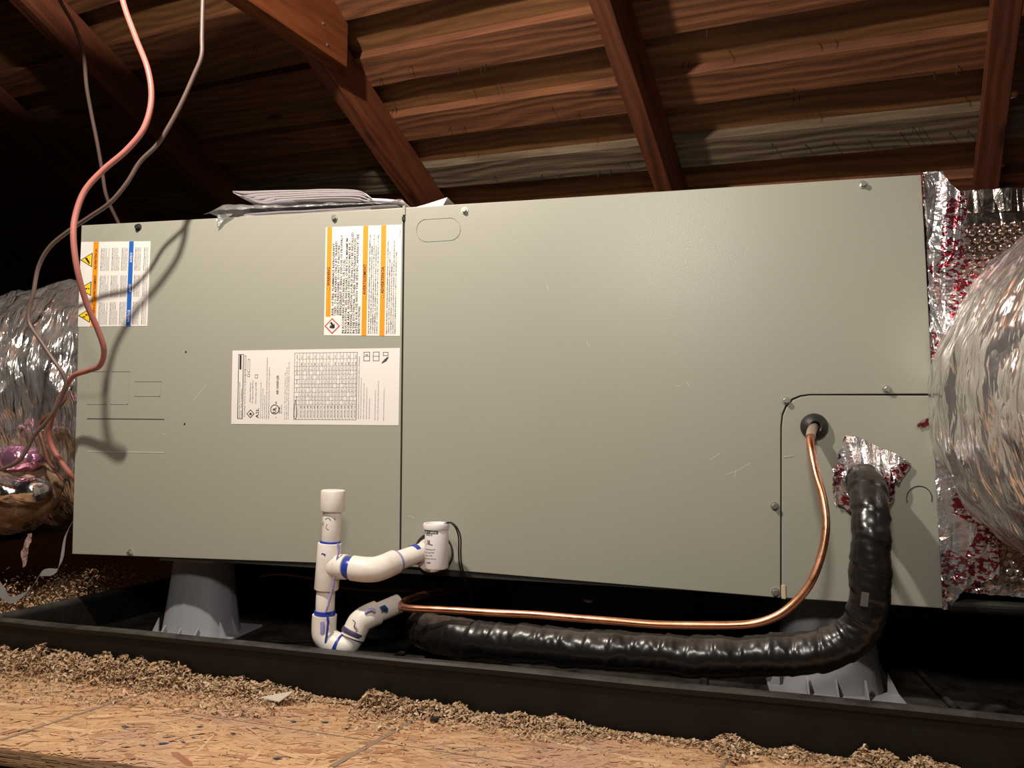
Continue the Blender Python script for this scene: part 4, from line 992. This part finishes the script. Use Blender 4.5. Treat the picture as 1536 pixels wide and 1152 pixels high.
# plastic bag: puffed outline
C_ = [P2(*q, YB) for q in ((318, 322), (338, 311), (375, 309), (430, 309), (500, 307), (560, 306), (606, 303))]
D_ = [P2(*q, YB) for q in ((318, 323), (340, 327), (375, 325), (430, 323), (500, 319), (560, 315), (606, 311))]
V = []; F = []; ny = 9; m = 60
CC = np.array([[np.interp(t, np.linspace(0, 1, 7), [c[k] for c in C_]) for k in (0, 1)] for t in np.linspace(0, 1, m)])
for i in range(m):
    x, z1 = CC[i]; z0 = topz(x) + .0015
    for k in range(ny + 1):
        u = k / ny; y = YB - .022 + .14 * u; e = min(1, math.sin(PI * min(1, u * 1.4 + .12)) * 1.25) if u < .5 else 1
        V.append((x, y + .004 * nz(x * 40, u * 4, 1), z0 + (z1 - z0) * e * (1 + .16 * nz(x * 55, u * 5, 7)) + .001)); 
for i in range(m - 1):
    for k in range(ny): a = i * (ny + 1) + k; F.append((a, a + 1, a + ny + 2, a + ny + 1))
me = mesh('plastic_film', V, F); o = link('plastic_film', me, M['clear'], bag, smooth=True)
md = o.modifiers.new('solid', 'SOLIDIFY'); md.thickness = .0004
# torn corner folding over the door's top edge
tc = foil_sheet('torn_corner', pxs([(326, 322), (350, 321), (338, 330), (326, 342)], -.004), lambda x, z: -.003, M['clear'], bag, .002, .004, 60, 5)
# rolled booklet inside
bx0 = at(372, 316, YB).x; bx1 = at(604, 309, YB).x
for i, (a, b, z_, c_) in enumerate(((372, 560, .0045, 'sheet'), (380, 600, .0085, 'sheet'))):
    xa = at(a, 318, YB).x; xb = at(b, 312, YB).x; n = 40
    sheet_strip('folded_sheet', [xa, xa - .004, xa, (xa + xb) / 2, xb], [topz(xa) + .001, topz(xa) + z_ * .6, topz(xa) + z_, topz((xa + xb) / 2) + z_, topz(xb) + z_], YB - .012, YB + .10, M['sheet'], bag, .0007, i)
man = root('folded_manual', 'white folded instruction sheets resting above the plastic bag', 'papers', (.40, .07, topz(.4) + .015))
pr_ = [[(354, 290), (380, 289.5), (440, 288), (533, 287.5), (560, 300)], [(354, 291), (368, 296), (400, 292.5), (533, 289.5), (560, 301)], [(354, 292), (384, 300), (400, 296), (533, 292), (560, 302)], [(358, 294), (392, 303), (420, 298), (530, 294), (558, 302)], [(364, 297), (396, 305.5), (430, 301), (520, 297.5), (555, 303)]]
for i, L_ in enumerate(pr_):
    q = [P2(a, b, YB - .01) for a, b in L_]; sheet_strip('paper_leaf', [a for a, _ in q], [b for _, b in q], YB - .019 + .001 * i, YB + .11, M['sheet'], man, .0005, 20 + i, .0006)
q = [P2(a, b, YB) for a, b in ((418, 303), (424, 301), (470, 301), (545, 302))]; sheet_strip('booklet_edge', [a for a, _ in q], [b for _, b in q], YB - .012, YB + .1, plain('grey_booklet', (.42, .38, .37), .6), man, .0055, 9, .0004)
q = [P2(a, b, YB) for a, b in ((556, 302.5), (580, 303.5), (608, 306))]; sheet_strip('booklet_spine', [a for a, _ in q], [b for _, b in q], YB - .012, YB + .1, M['sheet'], man, .0035, 11, .0002)
a, b, c_ = at(622, 311, .02), at(671, 296, .02), at(664, 309, .02)
V = [a, at(640, 306, .02), b, c_, at(650, 310, .02), a + Vector((.0, .12, .005)), at(640, 306, .02) + Vector((.01, .12, .005)), b + Vector((-.0, .10, -.0))]
o = MB().add(V, [(0, 4, 1), (1, 4, 3, 2), (0, 1, 6, 5), (1, 2, 7, 6)]).build('loose_page', M['sheet'], fix=False)
md = o.modifiers.new('solid', 'SOLIDIFY'); md.thickness = .0005
tag(o, 'curled white page corner poking up behind the cabinet top right of the seam', 'papers')

# ------------------------------------------------------------------ PVC condensate trap
tr = root('condensate_trap', 'white PVC drain trap with blue primer rings, standing tee and cap', 'pipe', atz(490, 965, FLZ))
YT = -.088
RP, RF = .0122, .0155
def A3(px, py, y=YT): return tuple(at(px, py, y))
def fit(name, L, r, lab=None, lip=True, mat=M['pvc'], **k):
    o = tube_obj(name, L, r, mat, tr, n=32, step=.002, **k); return o
def cylp(name, a, b, r, mat=M['pvc'], bev=.0008, parent=tr, r2=None):
    return MB().cyl(a, b, r, r2, 36).build(name, mat, parent, smooth=False, bevel=bev) if False else smoothcyl(name, a, b, r, mat, parent, bev, r2)
def smoothcyl(name, a, b, r, mat, parent, bev=.0008, r2=None):
    a = Vector(a); b = Vector(b); d = (b - a).normalized(); r2 = r if r2 is None else r2; n = 36
    u = d.orthogonal().normalized(); v = d.cross(u); L = (b - a).length; V = []; F = []
    pf = [(0, r - bev * 2), (0, r - bev), (bev * .3, r - bev * .3), (bev, r), (L - bev, r2), (L - bev * .3, r2 - bev * .3), (L, r2 - bev), (L, r2 - bev * 2)]
    for (t, rr) in pf:
        for k in range(n): an = 2 * PI * k / n; V.append(a + d * t + (u * math.cos(an) + v * math.sin(an)) * rr)
    for i in range(len(pf) - 1):
        for k in range(n): j = (k + 1) % n; F.append((i * n + k, i * n + j, (i + 1) * n + j, (i + 1) * n + k))
    F.append(tuple(range(n))[::-1]); F.append(tuple((len(pf) - 1) * n + k for k in range(n)))
    return MB().add(V, F).build(name, mat, parent, smooth=True)
cylp('cap', A3(500, 735), A3(498.5, 767), .0160, bev=.0018)
cylp('riser_pipe', A3(499, 760), A3(495.5, 818), RP)
cylp('tee_body', A3(495, 814), A3(489.5, 884), .0158, bev=.0012)
cylp('tee_branch', A3(493, 850), A3(518, 850, YT - .004), .0150, bev=.0012)
cylp('branch_collar', A3(506, 850, YT - .002), A3(520, 850.5, YT - .004), .0162, bev=.0012)
cylp('primer_ring', A3(518, 850.5, YT - .004), A3(530, 852, YT - .004), .0138, M['primer'])
fit('elbow', [A3(529, 852, YT - .004), A3(545, 854, YT - .004), A3(562, 854, YT + .001), A3(576, 850, YT + .010), A3(592, 843, YT + .026)], .0162)
cylp('primer_ring', A3(590, 844, YT + .024), A3(597, 841, YT + .031), .0142, M['lilac'])
cylp('branch_pipe', A3(592, 843, YT + .026), A3(640, 826, -.014), .0128)
cylp('primer_ring', A3(619, 833, -.034), A3(626, 830.5, -.027), .0137, M['primer'])
hb = at(651, 829, 0)
cylp('drain_hub', (hb.x + .003, .001, hb.z), (hb.x + .003, -.022, hb.z), .0240, bev=.0025)
smoothcyl('gasket', (hb.x, .0005, hb.z), (hb.x, -.003, hb.z), .0290, M['rubber'], tr, .0015)
cylp('down_pipe', A3(489, 880), A3(487, 928), RP)
cylp('primer_ring', A3(487.4, 915), A3(487, 924), .0137, M['primer'])
fit('trap_elbow', [A3(487, 922), A3(486, 938), A3(487, 952), A3(495, 962), A3(506, 968)], .0160)
cylp('primer_ring', A3(503, 966), A3(511, 969), .0150, M['primer'])
fit('trap_bottom', [A3(507, 967), A3(516, 969), A3(524, 966, YT + .004), A3(530, 956, YT + .006)], .0135)
fit('return_elbow', [A3(529, 956, YT + .005), A3(534, 944, YT + .008), A3(541, 932, YT + .012), A3(554, 924, YT + .018), A3(566, 919, YT + .026)], .0160)
cylp('primer_ring', A3(528.5, 953, YT + .005), A3(532, 946, YT + .007), .0166, plain('dark_primer', (.07, .05, .12), .4))
cylp('outlet_pipe', A3(562, 921, YT + .022), A3(599, 905, YT + .050), .0128)
# primer runs and blots, modelled as thin beads lying on the plastic
def run(pts, r, mat=M['primer'], name='primer_run'):
    return tube_obj(name, pts, r, mat, tr, n=8, step=.002, fn=lambda s, a, p: r * .5 * nz(p.x * 300, p.y * 300, p.z * 300))
f_ = lambda px, py, k: tuple(at(px, py, YT - k))
run([f_(507, 815, .013), f_(508, 826, .0135), f_(506, 838, .0140), f_(504, 850, .0145), f_(502, 862, .0142), f_(500, 876, .0138), f_(499, 884, .0135)], .0014, M['lilac'])
run([f_(498, 884, .010), f_(495, 896, .011), f_(492, 908, .012), f_(489, 918, .012)], .0014, M['lilac'])
run([f_(476, 886, .002), f_(475, 900, .002), f_(474, 918, .002)], .0016, M['marker'])
run([f_(491, 922, .0150), f_(492, 932, .0155), f_(491, 945, .0155), f_(489, 960, .0150), f_(488, 970, .013)], .0015, M['primer'])
run([f_(474, 925, .011), f_(473, 938, .011), f_(476, 952, .012), f_(484, 966, .012)], .0010, M['primer'])
for (a, b, k, r) in ((485, 830, .0148, .0016), (573, 908, .0, .0), ):
    if r:
        run([f_(a - 2, b, k), f_(a + 1, b + 1, k), f_(a + 3, b + 3, k)], r, M['primer'], 'primer_blot')
tube_obj('primer_blot', [f_(484, 932, .0118), f_(484.5, 940, .0122), f_(484, 950, .0118)], .0042, M['lilac'], tr, n=14)
tube_obj('primer_blot', [A3(548, 920, YT + .002), A3(556, 914, YT + .004), A3(563, 917, YT + .006)], .0022, M['lilac'], tr, n=8)
tube_obj('primer_blot', [A3(571, 914, YT + .013), A3(576, 911, YT + .016), A3(579, 915, YT + .020)], .0035, plain('teal_primer', (.01, .06, .22), .3), tr, n=10)
cylp('primer_ring', A3(495.4, 811), A3(495.0, 816), .0136, M['primer'])
for L_ in ([(488, 779), (492, 777), (496, 780)], [(491, 786), (489, 792), (493, 795)], [(485, 783), (484, 788)], [(501, 777), (503, 780)]):
    tube_obj('pen_scribble', [tuple(at(a, b, YT - .0121)) for a, b in L_], .0004, M['marker'], tr, n=6, step=.001)
tube_obj('pen_scribble', [tuple(at(a, b, YT - .0100)) for a, b in ((529, 930), (533, 934), (531, 940), (535, 945))], .0006, M['marker'], tr, n=6, step=.001)

# ------------------------------------------------------------------ float switch
sw = root('float_switch', 'white cylindrical float switch with black print in front of the drain hub', 'switch', at(655, 852, -.055))
YS = -.050
st_, sb_ = at(655, 789, YS), at(655, 853, YS)
smoothcyl('body', st_, sb_, .0158, M['white'], sw, .0030)
rt_ = at(654.5, 784.5, YS)
pf_ = [(.0150, -.0085), (.0172, -.0075), (.0176, -.006), (.0176, -.001), (.0170, .0), (.0140, .0), (.0134, -.0008), (.0130, -.0035), (.0, -.0038)]
V = []; F = []
for (r, z) in pf_:
    for k in range(40): V.append((rt_.x + r * math.cos(2 * PI * k / 40), YS + r * math.sin(2 * PI * k / 40), rt_.z + z))
for i in range(len(pf_) - 1):
    for k in range(40): j = (k + 1) % 40; F.append((i * 40 + k, i * 40 + j, (i + 1) * 40 + j, (i + 1) * 40 + k))
MB().add(V, F).build('rim', M['white'], sw, smooth=True)
smoothcyl('mount_stub', (sb_.x, YS, hb.z + .002), (sb_.x, -.020, hb.z + .002), .009, M['pvc'], sw, .001)
# print wrapped round the body
def wrap_text(body, zc, size, length, bold=0.0, inv=False, off=0.0):
    cu = bpy.data.curves.new('t', 'FONT'); cu.body = body; cu.size = 1; cu.resolution_u = 1; cu.offset = bold
    ob = bpy.data.objects.new('t', cu); COL.objects.link(ob); dg = bpy.context.evaluated_depsgraph_get()
    me = bpy.data.meshes.new_from_object(ob.evaluated_get(dg)); bpy.data.objects.remove(ob)
    co = np.array([v.co[:] for v in me.vertices]); wd = co[:, 0].max() - co[:, 0].min(); mid = (co[:, 0].max() + co[:, 0].min()) / 2; sx = length / wd
    V = []
    for c in co:
        a = (c[0] - mid) * sx / .0158 + off; V.append((st_.x + .0160 * math.sin(a), YS - .0160 * math.cos(a) , zc + c[1] * size))
    return V, [tuple(p.vertices) for p in me.polygons]
mb = MB(); zT = st_.z; hh = st_.z - sb_.z; of = -.35
for s_, f, sz, L_, bo in (('MODEL SS2', .20, .0030, .0105, .02), ('c', .42, .0045, .0014, .02), ('UL', .40, .0075, .0055, .06), ('us', .42, .0032, .0024, .04), ('For use with drain pan 24V', .53, .0026, .0185, .02), ('Rating 1 Amp 24 VAC', .60, .0026, .0165, .02), ('Made in USA', .67, .0024, .0115, .02), ('normally closed circuit only', .74, .0024, .021, .02), ('RoHS', .84, .0034, .0060, .03)):
    o_f = of + (.0 if s_ not in ('c', 'us') else (-.26 if s_ == 'c' else .28)); V, F = wrap_text(s_, zT - f * hh, sz, L_, bo, off=o_f); mb.add(V, F)
link('lettering', mesh('lettering', mb.V, mb.F), M['ink'], sw)
def wrapq(a0, a1, z0, z1, r):
    V = []; F = []; n = 16
    for k in range(n + 1):
        a = a0 + (a1 - a0) * k / n; V += [(st_.x + r * math.sin(a), YS - r * math.cos(a), z0), (st_.x + r * math.sin(a), YS - r * math.cos(a), z1)]
    for k in range(n): F.append((2 * k, 2 * k + 2, 2 * k + 3, 2 * k + 1))
    return V, F
V, F = wrapq(of - .80, of + .80, zT - .155 * hh, zT - .085 * hh, .0160); link('title_bar', mesh('title_bar', V, F), M['ink'], sw)
V, F = wrap_text('SAFETY  T  SWITCH', zT - .145 * hh, .0034, .022, .02, off=of)
V = [((v[0] - st_.x) * 1.006 + st_.x, (v[1] - YS) * 1.006 + YS, v[2]) for v in V]; link('title_lettering', mesh('title_lettering', V, F), M['wink'], sw)
for k, dx in enumerate((0, 3.2)):
    tube_obj('lead_wire', [tuple(at(665 + dx * .3, 788, YS - .004 + k * .004)), tuple(at(668, 785, YS - .004 + k * .004)), tuple(at(676 + dx * .5, 784, YS)), tuple(at(684 + dx * .8, 793, YS)), tuple(at(688 + dx, 808, YS + .004)), tuple(at(688 + dx, 832, YS + .01)), tuple(at(690 + dx, 850, YS + .02)), tuple(at(697 + dx, 870, YS + .04)), tuple(at(705 + dx * .6, 890, YS + .07)), tuple(at(709 + dx * .3, 910, YS + .10))], .00105, M['wire'], sw, n=8, step=.003)

# ------------------------------------------------------------------ dark things under the cabinet
o = tube_obj('low_cable', W([(390, 864, .10), (420, 861, .12), (470, 868, .14), (520, 882, .15), (590, 886, .16), (680, 884, .2), (760, 870, .3)]), .0022, M['redw'], None, n=8); tag(o, 'thin dark cable sagging under the middle of the cabinet', 'cable')
bm_ = MB(); bm_.cyl(at(883, 893, .05), at(883, 893, .07), .010, n=20)
o = bm_.build('drain_plug', M['rubber'], None); tag(o, 'small round dark plug in the shadow under the cabinet', 'plug')
